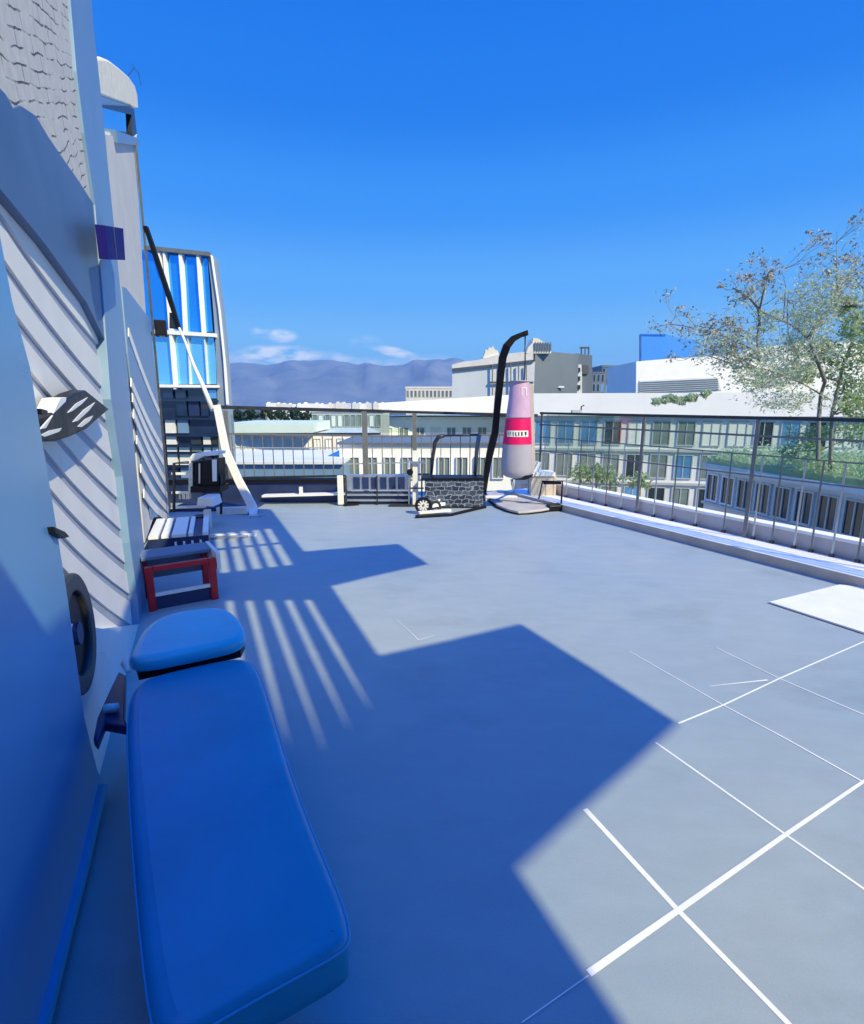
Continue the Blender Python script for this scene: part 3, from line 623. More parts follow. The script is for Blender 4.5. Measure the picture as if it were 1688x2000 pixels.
# white slatted rack farther along the wall
wr = thing('slatted_crate', fl(355, 1100), 'white slatted crate with dark gaps standing by the wall behind the red framed box', 'crate')
q0 = fl(296, 1110); q1 = fl(412, 1098); qx = (q1-q0).normalized(); qw = (q1-q0).length; qy = Vector((-qx.y, qx.x, 0)); qz = .32
MB().obox(q0, qx*qw, qy*.9, Z*(qz-.03)).build('body', M['navy'], wr)
for i, (s0, s1) in enumerate(((0, .16), (.21, .33), (.38, .62), (.66, .74), (.90, 1.0))):
    MB().obox(q0+qx*qw*s0+qy*.0+Z*(qz-.028), qx*qw*(s1-s0), qy*.9, Z*.03).build('slat', M['white'], wr)
MB().obox(q0+qx*qw*.66-qy*.02+Z*.02, qx*qw*.3, qy*.02, Z*.16).build('front_rail', M['white'], wr)
for i in range(4): MB().obox(q0+qx*qw*(.42+.14*i)-qy*.025+Z*.05, qx*.02, qy*.02, Z*.2).build('bar', M['blind'], wr)
# weights machine at the far left
wm = thing('weights_machine', fl(405, 1050), 'dark weights machine with white seat and column at the far left end of the terrace', 'gym machine')
def at2(pl, Y, th_, nm, m, bev=0, par=None): return MB().prism([at(x, y, Y) for x, y in pl], (0, th_, 0)).build(nm, M[m], par or wm, bevel=bev)
YM = 6.6
at2([(386, 972), (412, 972), (417, 990), (384, 988)], YM, .3, 'seat', 'white', .01)
at2([(397, 996), (408, 996), (412, 1052), (401, 1052)], YM+.1, .07, 'column', 'white', .004)
MB().obox(fl(375, 1056), (.62, .08, 0), (0, .08, 0), Z*.03).build('base_bar', M['steel'], wm)
MB().obox(fl(400, 1050, 0), (.60, .06, 0), (0, .05, 0), Z*.03).build('floor_bar', M['white'], wm)
at2([(370, 893), (376, 886), (424, 883), (424, 889), (398, 891), (382, 899), (372, 901)], YM+.3, .3, 'hood', 'blind', .01)
at2([(376, 903), (426, 896), (427, 950), (378, 948)], YM+.35, .25, 'weight_stack', 'black', .004)
at2([(414, 898), (423, 897), (423, 940), (415, 940)], YM+.33, .015, 'guide_rod', 'blind')
at2([(369, 905), (376, 904), (376, 960), (368, 960)], YM+.32, .05, 'side_frame', 'steel')
at2([(388, 905), (391, 905), (391, 944), (388, 944)], YM+.33, .015, 'guide_rod', 'steel')
at2([(372, 950), (430, 950), (430, 962), (372, 962)], YM+.3, .3, 'stack_base', 'black')
at2([(372, 1010), (392, 1010), (392, 1045), (374, 1045)], YM+.05, .2, 'pedal_box', 'black', .006)
MB().obox(fl(330, 1000, .0), (1.25, .1, 0), (0, .5, 0), Z*.05).build('platform', M['navy'], wm)
MB().tube([at(340, 1000, 7.0), at(340, 905, 7.0), at(368, 903, 7.0)], .02, 8).tube([at(432, 1004, 7.0), at(432, 930, 7.0), at(428, 925, 7.0)], .018, 8).build('side_tube', M['dark'], wm)
MB().bar(at(336, 925, 7.02), at(372, 925, 7.02), .03, .03).bar(at(336, 962, 7.02), at(372, 962, 7.02), .03, .03).build('rung', M['blind'], wm)
for q_ in (347, 356, 364): MB().obox(at(q_, 975, 7.05), (.045, 0, 0), (0, .06, 0), Z*.10).build('weight_block', M['steel'], wm)
at2([(422, 992), (482, 990), (484, 1004), (424, 1006)], 7.6, .06, 'low_panel', 'blind')
at2([(333, 990), (400, 988), (400, 992), (333, 994)], 7.2, .06, 'cross_bar', 'blind')

# punching bag on a black curved stand
ps_ = thing('bag_stand', fl(1000, 985), 'black curved bag stand with a wide grey boat shaped base', 'stand')
YB = 8.0
arm = [(1029, 650), (1016, 655), (1002, 662), (990, 676), (982, 698), (978, 730), (974, 770), (970, 810), (967, 845), (960, 872), (953, 905), (948, 940), (945, 968)]
Y0s = fl(945, 972).y
def blend(i, n): return YB+(Y0s-YB)*max(0, (i-3)/(n-4))
mb = MB(); pts = [at(x, y, blend(i, len(arm))) for i, (x, y) in enumerate(arm)]
# flat bar profile swept along the arm
hw = [.028, .034, .045, .055, .056, .054, .052, .050, .055, .058, .052, .044, .034]
for i in range(len(pts)-1):
    d = (pts[i+1]-pts[i]); sd = Vector((d.z, 0, -d.x)).normalized()
    d2 = (pts[min(i+2, len(pts)-1)]-pts[i]); sd2 = Vector((d2.z, 0, -d2.x)).normalized()
    d0 = (pts[i+1]-pts[max(i-1, 0)]); sd0 = Vector((d0.z, 0, -d0.x)).normalized()
    a, b, c, e = pts[i]-sd0*hw[i], pts[i+1]-sd2*hw[i+1], pts[i+1]+sd2*hw[i+1], pts[i]+sd0*hw[i]
    o_ = Vector((0, .045, 0)); mb.add([a-o_, b-o_, c-o_, e-o_, a+o_, b+o_, c+o_, e+o_], [(0, 1, 2, 3), (7, 6, 5, 4), (0, 4, 5, 1), (1, 5, 6, 2), (2, 6, 7, 3), (3, 7, 4, 0)])
mb.build('curved_arm', M['black'], ps_)
MB().obox(at(1023, 657, YB-.05), (.07, 0, .02), (0, .1, 0), (-.01, 0, .07)).build('arm_tip', M['black'], ps_, bevel=.006)
basep = [(945, 962), (952, 975), (968, 988), (990, 997), (1012, 1002), (1035, 1001), (1062, 998), (1085, 994), (1098, 988), (1085, 976), (1050, 968), (1010, 961), (975, 957)]
MB().prism([fl(x, y, .03) for x, y in basep], (0, 0, -.028)).build('rim', M['black'], ps_, bevel=.004)
ctr2 = sum((fl(x, y, .05) for x, y in basep), Vector())/len(basep)
MB().prism([fl(x, y-2, .06).lerp(ctr2, .07) for x, y in basep], (0, 0, -.035)).build('base_plate', M['upstand'], ps_, bevel=.01)
MB().bar(fl(950, 974, .075), fl(1060, 984, .075), .012, .01).bar(fl(1060, 984, .075), fl(1088, 984, .075), .012, .01).build('base_seam', M['dark'], ps_)
MB().obox(fl(1072, 1000), (.22, .05, 0), (0, .2, 0), Z*.10).build('counterweight', M['black'], ps_, bevel=.02)
MB().tube([fl(1004, 962, .05), at(1001, 945, YB+.1), at(1000, 936, YB+.1)], .022, 8).build('lower_mount', M['steel'], ps_)
MB().tube([fl(1052, 978, .05), at(1060, 940, 7.9), at(1099, 940, 7.9), fl(1096, 990, .05)], .014, 8).build('side_loop', M['black'], ps_)
MB().obox(at(1062, 946, 7.92), (.27, 0, 0), (0, .03, 0), Z*.035).build('loop_pad', M['black'], ps_)

bag = thing('punching_bag', at(1010, 935, YB), 'tall lavender punching bag with a magenta band hanging from the black curved stand', 'punching bag')
prof = [(745, 1015, 16.8), (747, 1015, 17.4), (780, 1014.5, 19.5), (818, 1012.5, 22.8), (865, 1010.5, 26.5), (900, 1009.5, 28.6), (918, 1009, 28.8), (926, 1009.5, 27), (931, 1011, 22), (934, 1012, 12)]
def bagseg(y0, y1):
    ys = [y0]+[p[0] for p in prof if y0 < p[0] < y1]+[y1]; res = []
    for y in ys:
        for (a, ac, ar), (b, bc, br) in zip(prof, prof[1:]):
            if a <= y <= b: t = (y-a)/(b-a); res.append((y, ac+(bc-ac)*t, ar+(br-ar)*t)); break
    return res
def lathe(segs, name, m, grow=0, cap0=True):
    mb = MB(); vs = []; n = 40
    for (y, cx, r) in segs:
        c = at(cx, y, YB); rr = r*8.15/F*1.03+grow
        for j in range(n):
            a = 2*math.pi*j/n; vs.append(c+Vector((math.cos(a)*rr, math.sin(a)*rr*.8, 0)))
    fs = [(i*n+j, i*n+(j+1) % n, (i+1)*n+(j+1) % n, (i+1)*n+j) for i in range(len(segs)-1) for j in range(n)]
    fs = [f[::-1] for f in fs]
    mb.add(vs, fs, True); mb.add([vs[j] for j in range(n)], [tuple(range(n))]); mb.add([vs[(len(segs)-1)*n+j] for j in range(n)], [tuple(range(n))[::-1]])
    return mb.build(name, m, bag)
lathe(bagseg(745, 815), 'upper_sleeve', M['lavpink'])
lathe(bagseg(817, 867), 'band', M['magenta'], .002)
lathe(bagseg(865, 934), 'lower_sleeve', M['lav'])
lathe([(926, 1016, 24), (931, 1017, 21), (936, 1016, 12)], 'end_cap', M['black'], .006)
# edge shading on the right of the bag, shaped as a strip
MB().prism([at(1034, 748, YB), at(1042, 752, YB), at(1046, 905, YB), at(1044, 922, YB), at(1037, 928, YB), at(1039, 870, YB)], (0, .08, 0)).build('edge_shade', M['upstand'], bag, bevel=.005)
def on_bag(px, py, dy_=0):
    for (a, ac, ar), (b, bc, br) in zip(prof, prof[1:]):
        if a <= py <= b: t = (py-a)/(b-a); cx = ac+(bc-ac)*t; r = (ar+(br-ar)*t); break
    c = at(cx, py, YB); rr = r*8.15/F*1.03+.004+dy_; x = (px-cx)*8.1/F*.985; x = max(-rr*.98, min(rr*.98, x))
    return Vector((c.x+x, c.y-.8*math.sqrt(max(0, rr*rr-x*x)), c.z))
def patch(x0, x1, y0, y1, m, name, lift, par=bag, n=10):
    vs = []; fs = []
    for i in range(n+1):
        x = x0+(x1-x0)*i/n; vs += [on_bag(x, y0, lift), on_bag(x, y1, lift)]
    for i in range(n): fs.append((2*i, 2*i+1, 2*i+3, 2*i+2))
    return MB().add(vs, fs).build(name, m, par)
lb = patch(989, 1029, 840, 852, M['blind'], 'label', .003)
mk = MB()
for (x0, x1, y0, y1) in [(990, 991, 842, 850), (994, 995, 842, 849), (999, 1000.4, 842.5, 850), (1003.5, 1005.2, 843, 850), (1005.2, 1007, 849, 850), (1009, 1011, 842.5, 850), (1014.5, 1017.5, 842, 850), (1021.5, 1025.5, 842, 848), (1023, 1024.2, 848, 851)]:
    mk.add([on_bag(x0, y0, .006), on_bag(x0, y1, .006), on_bag(x1, y1, .006), on_bag(x1, y0, .006)], [(0, 1, 2, 3)])
mk.build('lettering', M['mark'], lb)
mk = MB()
for (x0, x1, y0, y1) in [(1016, 1018, 758, 773), (1016, 1023, 757, 759), (1024.5, 1026.5, 758, 773), (1023, 1028, 757, 759)]:
    mk.add([on_bag(x0, y0, .004), on_bag(x0, y1, .004), on_bag(x1, y1, .004), on_bag(x1, y0, .004)], [(0, 1, 2, 3)])
mk.build('top_mark', M['palepink'], bag)
MB().tube([at(1026, 657, YB), at(1026, 700, YB), at(1024, 746, YB)], .010, 8).build('hanging_rod', M['dark'], bag)
MB().disc(at(1015, 745, YB)+Z*.004, Z, .145, .012, 30).build('top_cap', M['upstand'], bag)

# mottled dark box with black lid
mt = thing('storage_box', at(888, 975, 8.2), 'dark stone patterned storage box with a black lid left of the curved stand', 'box')
m0 = at(830, 978, 8.1); m1 = at(944, 978, 8.1)
MB().obox((m0.x, 8.1, .02), (m1.x-m0.x, 0, 0), (0, .35, 0), Z*.43).build('body', M['mottle'], mt, bevel=.01)
MB().obox((m0.x-.05, 8.08, .452), (m1.x-m0.x+.06, 0, 0), (0, .40, 0), Z*.03).build('lid', M['black'], mt)
# exercise frame: arch over the box
ax_ = thing('exercise_frame', at(890, 925, 8.3), 'dark arched exercise frame standing behind the mottled box', 'exercise frame')
MB().tube([at(843, 926, 8.5), at(846, 890, 8.5), at(850, 864, 8.5), at(857, 853, 8.5), at(868, 851, 8.5)], [.02, .028, .032, .035, .03], 10).build('front_arm', M['dark'], ax_)
MB().tube([at(866, 851, 8.5), at(900, 850, 8.5), at(936, 849, 8.5)], .016, 8).build('cross_tube', M['dark'], ax_)
MB().tube([at(936, 849, 8.5), at(932, 875, 8.5), at(928, 925, 8.5)], [.036, .034, .03], 10).build('rear_arm', M['rail'], ax_)
for q in ((843, 926), (928, 925)):
    p = at(q[0], q[1], 8.5); MB().tube([p, (p.x, p.y, .0)], .02, 8).build('leg', M['dark'], ax_)
# rower in front of the box
ro = thing('rowing_machine', fl(870, 1000), 'white and black rowing machine with spoked flywheel left of the bag stand', 'rowing machine')
fw_ = fl(827, 1004)+Z*.13
MB().disc(fw_, (.1, -1, .1), .125, .05, 30, .085).build('flywheel', M['black'], ro)
for k in range(5):
    a = k*math.pi/5+.3; v_ = Vector((math.cos(a), 0, math.sin(a)))*.09; MB().bar(fw_-v_, fw_+v_, .018, .02).build('spoke', M['blind'], ro)
MB().disc(fl(851, 1002)+Z*.10, (.1, -1, .1), .085, .04, 24, .05).build('pulley', M['dark'], ro)
MB().bar(fl(838, 996)+Z*.06, fl(945, 980)+Z*.10, .10, .05).build('rail', M['white'], ro, bevel=.006)
MB().bar(fl(812, 1012)+Z*.02, fl(880, 1008)+Z*.02, .05, .035).build('front_foot', M['black'], ro)
MB().bar(fl(880, 1008)+Z*.02, fl(948, 992)+Z*.02, .05, .03).build('long_foot', M['black'], ro)
MB().bar(fl(818, 1008)+Z*.05, fl(880, 1003)+Z*.05, .08, .03).build('deck', M['blind'], ro)
MB().bar(fl(850, 992)+Z*.13, fl(918, 975)+Z*.16, .16, .04).build('seat', M['blind'], ro, bevel=.01)
MB().bar(fl(880, 992)+Z*.05, fl(940, 982)+Z*.05, .12, .02).build('tray', M['dark'], ro)
MB().tube([fl(844, 992)+Z*.05, fl(841, 988)+Z*.34], .02, 8).build('handle_post', M['white'], ro)
MB().tube([fl(915, 985)+Z*.04, fl(918, 985)+Z*.22, fl(945, 983)+Z*.22, fl(945, 983)+Z*.04], .013, 6).build('seat_loop', M['dark'], ro)
# upright column machine
cm_ = thing('cable_column', at(812, 985, 8.2), 'pale upright cable column with black pulleys left of the mottled box', 'gym machine')
MB().obox(at(806, 986, 8.25), (.09, 0, 0), (0, .08, 0), Z*.86).build('column', M['blind'], cm_, bevel=.006)
MB().tube([at(799, 985, 8.2), at(799, 900, 8.2)], .012, 8).build('guide_rod', M['steel'], cm_)
MB().tube([at(824, 985, 8.2), at(824, 905, 8.2)], .012, 8).build('guide_rod', M['dark'], cm_)
MB().disc(at(801, 922, 8.15), (0, 1, 0), .05, .03, 18).build('pulley', M['black'], cm_)
MB().obox(at(795, 905, 8.2), (.28, 0, 0), (0, .04, 0), Z*.03).build('top_bar', M['steel'], cm_)
MB().obox(fl(760, 990), (.48, 0, 0), (0, .12, 0), Z*.03).build('foot', M['dark'], cm_)
MB().obox(at(796, 955, 8.2), (.26, 0, 0), (0, .03, 0), Z*.02).build('cross_bar', M['dark'], cm_)
# low rack and its post
lr = thing('low_rack', at(735, 975, 8.45), 'low rack with a row of dark square openings in front of the far railing', 'rack')
r0 = at(676, 975, 8.4)
for i in range(6):
    xx = at(690+17.5*i, 940, 8.4)
    MB().obox((xx.x, 8.39, .26), (.105, 0, 0), (0, .02, 0), Z*.19).build('opening', M['navy'], lr)
MB().obox((r0.x, 8.41, .23), (1.05, 0, 0), (0, .16, 0), Z*.25).build('case', M['steel'], lr)
MB().obox((r0.x, 8.38, .15), (1.05, 0, 0), (0, .2, 0), Z*.03).obox((r0.x, 8.38, .06), (1.05, 0, 0), (0, .2, 0), Z*.03).build('shelf', M['steel'], lr)
MB().obox((r0.x, 8.42, .0), (1.05, 0, 0), (0, .02, 0), Z*.22).build('backing', M['navy'], lr)
for dx_ in (0, .5, 1.03): MB().obox((r0.x+dx_, 8.37, 0), (.02, 0, 0), (0, .02, 0), Z*.48).build('leg', M['dark'], lr)
tag(MB().obox(at(660, 986, 8.3), (.09, 0, 0), (0, .07, 0), Z*.47).build('bollard', M['blind'], bevel=.008), 'short white bollard between the dark parapet and the low rack', 'bollard')
tag(MB().bar(fl(672, 986, .02), fl(700, 984, .02), .08, .03).build('door_wedge', M['black']), 'small black wedge on the floor at the foot of the short white bollard', 'wedge')
tag(MB().tube([fl(526, 1978, .012), fl(520, 1985, .012), fl(508, 1992, .012), fl(505, 2010, .012)], [.002, .005, .004, .002], 6).build('pink_scrap', M['pinkcloth']), 'tiny pink scrap lying on the floor under the near end of the blue bench', 'scrap')
exec_bg = True

# ================================================================ BACKGROUND CITY
def make_window(w_, h_, pane, frame, d=.10, mull=1):
    """frame mesh + pane mesh in local coords: x along facade, y outwards(-), z up"""
    key = (round(w_, 2), round(h_, 2), pane, frame, mull)
    if key in WC: return WC[key]
    t = min(.09, w_*.08)
    fm = MB().box(0, w_, -d, 0, 0, t).box(0, w_, -d, 0, h_-t, h_).box(0, t, -d, 0, t, h_-t).box(w_-t, w_, -d, 0, t, h_-t)
    for i in range(1, mull+1): fm.box(w_*i/(mull+1)-t*.4, w_*i/(mull+1)+t*.4, -d*.9, 0, t, h_-t)
    pm = MB().box(t, w_-t, -d*.4, -.002, t, h_-t)
    def me(mb, m, n):
        q = bpy.data.meshes.new(n); q.from_pydata(mb.v, [], mb.f); q.update(); q.materials.append(M[m]); return q
    WC[key] = (me(fm, frame, 'window'), me(pm, pane, 'pane')); return WC[key]
WC = {}
def put_window(parent, org, ang, w_, h_, pane, frame, mull=1):
    fm, pm = make_window(w_, h_, pane, frame, mull=mull)
    o = bpy.data.objects.new('window', fm); COL.objects.link(o); o.parent = parent; o.location = Vector(org)-parent.location; o.rotation_euler = (0, 0, ang)
    p = bpy.data.objects.new('pane', pm); COL.objects.link(p); p.parent = o
def block(name, label, cat, p0, p1, z0, z1, depth, wallm, rows, cols, wf=.7, hf=.62, panes=('pane',), frame='frame', parapet=.6, parm=None, ztopwin=None, sideface=None, floorh=3.2, seed=1, mull=1, band=None, roof='roofdark', group=None, balcony=None, skip=0):
    rnd = random.Random(seed)
    p0 = Vector((p0[0], p0[1], 0)); p1 = Vector((p1[0], p1[1], 0)); d = p1-p0; Ln = d.length; d.normalize(); n = Vector((-d.y, d.x, 0))
    if n.y < 0: n = -n
    t = thing(name, (p0.x, p0.y, z0), label, cat, group)
    MB().obox(p0+Z*z0, d*Ln, n*depth, Z*(z1-z0)).build('wall', M[wallm], t)
    if parapet:
        MB().obox(p0+Z*(z1+.003)-d*.15-n*.15, d*(Ln+.3), n*(depth+.3), Z*parapet).build('parapet', M[parm or wallm], t)
    ang = math.atan2(d.y, d.x); zt_ = (ztopwin if ztopwin is not None else z1)-floorh
    for r in range(rows):
        zb = zt_-floorh*r
        if band: MB().obox(p0+Z*(zb+floorh*.93)-n*.22, d*Ln, n*.218, Z*.22).build('floor_band', M[band], t)
        for c in range(cols):
            if rnd.random() < skip: continue
            cw = Ln/cols; w_ = cw*wf; h_ = floorh*hf
            put_window(t, p0+d*(cw*c+(cw-w_)/2)+Z*(zb+floorh*(1-hf)*.45)-n*.002, ang, w_, h_, rnd.choice(panes), frame, mull)
        if balcony:
            for c in range(0, cols, balcony):
                cw = Ln/cols
                MB().obox(p0+d*(cw*c+.1)+Z*zb-n*1.1, d*(cw*.95), n*1.09, Z*.12).obox(p0+d*(cw*c+.1)+Z*(zb+.12)-n*1.1, d*(cw*.95), n*.06, Z*.9).build('balcony', M[wallm], t)
    return t, p0, d, n, Ln
def gp(px, Y): p = at(px, 790, Y); return (p.x, p.y)
def zz(py, Y, px=844): return at(px, py, Y).z
# right apartment block seen through the railing, white roof fascia
RA = block('apartment_block', 'long grey green apartment block with many windows seen through the right glass railing', 'building', gp(1040, 50), gp(1800, 44), GZ, .60, 9, 'wwall2', 4, 15, .74, .74, ('panegrey', 'panegrey', 'pane', 'blind', 'pane', 'paneblue'), 'frame', 0, floorh=3.0, seed=5, mull=1, band='frame')
t, p0, d, n, Ln = RA
MB().obox(p0+Z*.603-n*.5, d*(Ln+40), n*11, Z*2.0).build('roof_fascia', M['wwall'], t)
# centre block below the white roof
tA, a_p0, a_d, a_n, a_L = block('office_block', 'white fronted office block with ribbon windows beyond the middle of the far railing', 'building', gp(740, 54), gp(1046, 57), GZ, .35, 10, 'wwall', 4, 10, .62, .42, ('panegrey', 'panegrey', 'blind', 'blind'), 'framew', 0, floorh=3.1, seed=9, band='wwall2', ztopwin=.3)
MB().prism([at(740, 803, 53), at(740, 787, 53), at(1044, 768, 53), at(1044, 813, 53)], (0, 9, 0)).build('roof_slab', M['wwall'], tA)
# left white block with trees behind
tB, *_ = block('low_office', 'low white office with tall white bays beyond the left of the far railing', 'building', gp(436, 34), gp(742, 36), GZ, zz(848, 34), 9, 'cream', 3, 13, .6, .7, ('blind', 'blind', 'panegrey', 'blind'), 'wwall2', 0, floorh=2.0, seed=3, mull=1)
b0_ = gp(436, 33.7); b1_ = gp(608, 33.9)
MB().obox((b0_[0], b0_[1], zz(845, 34)), (b1_[0]-b0_[0], .2, 0), (0, 6, 0), Z*.62).build('roof_box', M['wwall'], tB)
MB().obox((b0_[0], b0_[1]-.2, zz(849, 34)), (gp(742, 34)[0]-b0_[0], .2, 0), (0, .5, 0), Z*.12).build('eaves', M['dark'], tB)
tC, *_ = block('glazed_office', 'green glazed office behind the low white office', 'building', gp(608, 44), gp(745, 44), GZ, zz(804, 44), 8, 'gwall', 3, 11, .8, .7, ('panegrey', 'panegrey', 'blind'), 'frame', .1, floorh=1.4, seed=8, mull=0)
# podium below, shade put into its blue colour
pd = thing('podium', (gp(430, 24)[0], 24, GZ), 'flat podium wall with blue shade put into its colour below the low white office', 'building')
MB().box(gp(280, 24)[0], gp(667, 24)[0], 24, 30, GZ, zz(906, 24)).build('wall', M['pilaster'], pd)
MB().box(gp(280, 24)[0]-.2, gp(667, 24)[0]+.02, 23.8, 30.2, zz(906, 24)+.003, zz(906, 24)+.12).build('coping', M['wwall2'], pd)
pe = thing('low_hall', (gp(655, 26)[0], 26, GZ), 'white low hall with small windows beyond the low rack', 'building')
MB().box(gp(660, 26)[0], gp(1010, 26)[0], 26, 32, GZ, zz(868, 26)).build('wall', M['wwall'], pe)
for i in range(9):
    put_window(pe, Vector((gp(676+36*i, 26)[0], 25.998, zz(935, 26))), 0, .6, 1.1, 'panegrey', 'framew', 1)
MB().box(gp(660, 26)[0]-.1, gp(1010, 26)[0]+.1, 25.85, 32.1, zz(868, 26)+.003, zz(868, 26)+.10).build('eaves', M['rail'], pe)
# grey theatre-like building, two faces
Yg = 150
tg = thing('grey_hall', (gp(883, Yg)[0], Yg, GZ), 'large grey hall with pale left face, slate right face and two roof crests', 'building')
P0 = at(883, 790, 153); P1 = at(1042, 790, Yg); P2 = at(1126, 790, 160)
def quad(pa, pb, za0, za1, zb0, zb1): return [Vector((pa.x, pa.y, za0)), Vector((pb.x, pb.y, zb0)), Vector((pb.x, pb.y, zb1)), Vector((pa.x, pa.y, za1))]
body = MB()
za = zz(708, 153); zb = zz(684, Yg); zc = zz(692, 160)
pol = [Vector((P0.x, P0.y, GZ)), Vector((P1.x, P1.y, GZ)), Vector((P2.x, P2.y, GZ)), Vector((P2.x-15, P2.y+25, GZ)), Vector((P0.x, P0.y+20, GZ))]
pm_ = at(962, 790, 151.5)
MB().prism(quad(P0, pm_, GZ, zz(722, 153), GZ, zz(713, 151.5)), (2, 12, 0)).build('pale_wall', M['pgwall'], tg)
MB().prism(quad(pm_, P1, GZ, zz(713, 151.5), GZ, zz(706, Yg)), (2, 12, 0)).build('panelled_wall', M['wwall2'], tg)
MB().prism(quad(P1, P2, GZ, zb, GZ, zc), (-3, 14, 0)).build('slate_wall', M['dgwall'], tg)
rc = [at(x, y, 152.8-(x-883)/159*2.9) for x, y in [(883, 721), (883, 712), (905, 706), (935, 703), (950, 698), (975, 692), (1000, 690), (1042, 684), (1042, 706), (962, 713)]]
MB().prism(rc, (1, 10, 0)).build('roof_band', M['cream'], tg)
MB().bar(at(883, 722, 152.6), at(962, 714, 151.2), .4, .7).bar(at(962, 714, 151.2), at(1042, 705, Yg-.2), .4, .7).build('gutter', M['roofdark'], tg)
for x_ in (962, 980, 998, 1013, 1028):
    Yx = 152.6-2.9*(x_-883)/159; MB().bar(at(x_, 712, Yx-.4), at(x_, 772, Yx-.4), .35, .3).build('pilaster', M['rail'], tg)
MB().bar(at(956, 747, 151), at(1042, 747, Yg-.4), .3, .5).build('ledge', M['roofdark'], tg)
rnd = random.Random(4)
cr = [at(943, 699, 152), at(947, 690, 152), at(949, 682, 152), at(953, 684, 152), at(956, 677, 152), at(960, 680, 152), at(963, 675, 152), at(967, 683, 152), at(972, 684, 152), at(975, 692, 152), at(980, 700, 152)]
MB().prism(cr, (0, 4, 0)).build('crest', M['stucco'], tg)
cr = [at(1028, 690, Yg), at(1032, 678, Yg), at(1040, 670, Yg), at(1042, 660, Yg), at(1052, 661, Yg), at(1060, 667, Yg), at(1074, 672, Yg), at(1077, 676, Yg), at(1077, 690, Yg)]
MB().prism(cr, (0, 8, 0)).build('crest', M['stucco'], tg)
for x_ in range(1046, 1077, 5): MB().bar(at(x_, 668, Yg-.3), at(x_, 685, Yg-.3), .25, .3).build('crest_rib', M['rail'], tg)
tw = thing('service_tower', (gp(1126, 160)[0], 160, GZ), 'narrow white and slate service tower with a rooftop rig beside the grey hall', 'tower')
MB().prism([at(1126, 690, 165), at(1157, 694, 165), at(1156, 850, 165), at(1126, 850, 165)], (0, 9, 0)).build('wall', M['dgwall'], tw)
MB().prism([at(1124, 712, 164.5), at(1137, 712, 164.5), at(1137, 775, 164.5), at(1124, 775, 164.5)], (0, .5, 0)).build('white_stair', M['wwall2'], tw)
for k in range(3): MB().prism([at(1128, 718+17*k, 164), at(1134, 718+17*k, 164), at(1134, 726+17*k, 164), at(1128, 726+17*k, 164)], (0, .4, 0)).build('window', M['pane'], tw)
MB().prism([at(1137, 712, 164.4), at(1150, 714, 164.4), at(1150, 730, 164.4), at(1138, 730, 164.4)], (0, .4, 0)).build('louvre', M['roofdark'], tw)
MB().bar(at(1136, 692, 166), at(1136, 679, 166), .4, .4).bar(at(1150, 693, 166), at(1150, 679, 166), .4, .4).bar(at(1133, 679, 166), at(1151, 679, 166), .4, .5).bar(at(1143, 692, 166), at(1143, 679, 166), .3, .3).build('rig', M['roofdark'], tw)
tag(MB().prism([at(1090, 757, 155), at(1093, 754, 155), at(1102, 754, 155), at(1103, 757, 155)], (0, .5, 0)).build('vent', M['wwall']), 'tiny white vent low on the slate face of the grey hall', 'vent')
# low long building left of hall
block('curved_gallery', 'low cream gallery with a row of windows left of the grey hall', 'building', gp(793, 190), gp(884, 190), GZ, zz(759, 190), 12, 'cream', 2, 12, .7, .62, ('panegrey', 'dgwall'), 'cream', .7, floorh=3.8, seed=2, mull=0, ztopwin=zz(759, 190)+.2)
block('glass_tower_block', 'slate blue glazed tower block between the service tower and the white building', 'building', gp(1172, 230), gp(1243, 230), GZ, zz(717, 230), 14, 'dgwall', 5, 9, .72, .8, ('tdark', 'paneblue', 'tdark', 'panegrey'), 'frame', .8, floorh=3.6, seed=6, mull=0)
block('slate_annexe', 'small slate annexe with pale mullions right of the service tower', 'building', gp(1154, 210), gp(1178, 210), GZ, zz(729, 210), 10, 'dgwall', 4, 3, .7, .8, ('tdark', 'paneblue'), 'frame', .5, floorh=3.6, seed=7, mull=0)
# white building on the right, sloping roof line
Yw = 85
tW = thing('white_hall', (gp(1242, Yw)[0], Yw, GZ), 'broad white hall with a sloping roofline behind the bare tree on the right', 'building')
MB().prism([at(1242, 860, Yw), at(1243, 706, Yw), at(1300, 701, Yw), at(1400, 695, Yw), at(1450, 690, Yw), at(1452, 684, Yw), at(1550, 671, Yw), at(1690, 668, Yw), at(1900, 668, Yw), at(1900, 860, Yw)], (0, 14, 0)).build('wall', M['wwall'], tW)
MB().prism([at(1249, 743, Yw-.1), at(1400, 736, Yw-.1), at(1410, 762, Yw-.1), at(1249, 768, Yw-.1)], (0, .09, 0)).build('louvre_band', M['pgwall'], tW)
sl_ = MB()
for k in range(6): sl_.bar(at(1249, 747+4*k, Yw-.2), at(1405, 740+4*k, Yw-.2), .1, .08)
sl_.build('louvre_slats', M['rail'], tW)
bb = thing('blue_glass_block', (gp(1252, 110)[0], 110, GZ), 'plain sky blue glass block rising behind the white hall', 'building')
MB().prism([at(1253, 860, 110), at(1253, 652, 110), at(1300, 653, 110), at(1362, 668, 110), at(1362, 860, 110)], (0, 1.2, 0)).build('wall', M['blueblk'], bb)
MB().bar(at(1252, 652, 109.8), at(1302, 653, 109.8), .2, .15).build('roof_edge', M['paneblue'], bb)
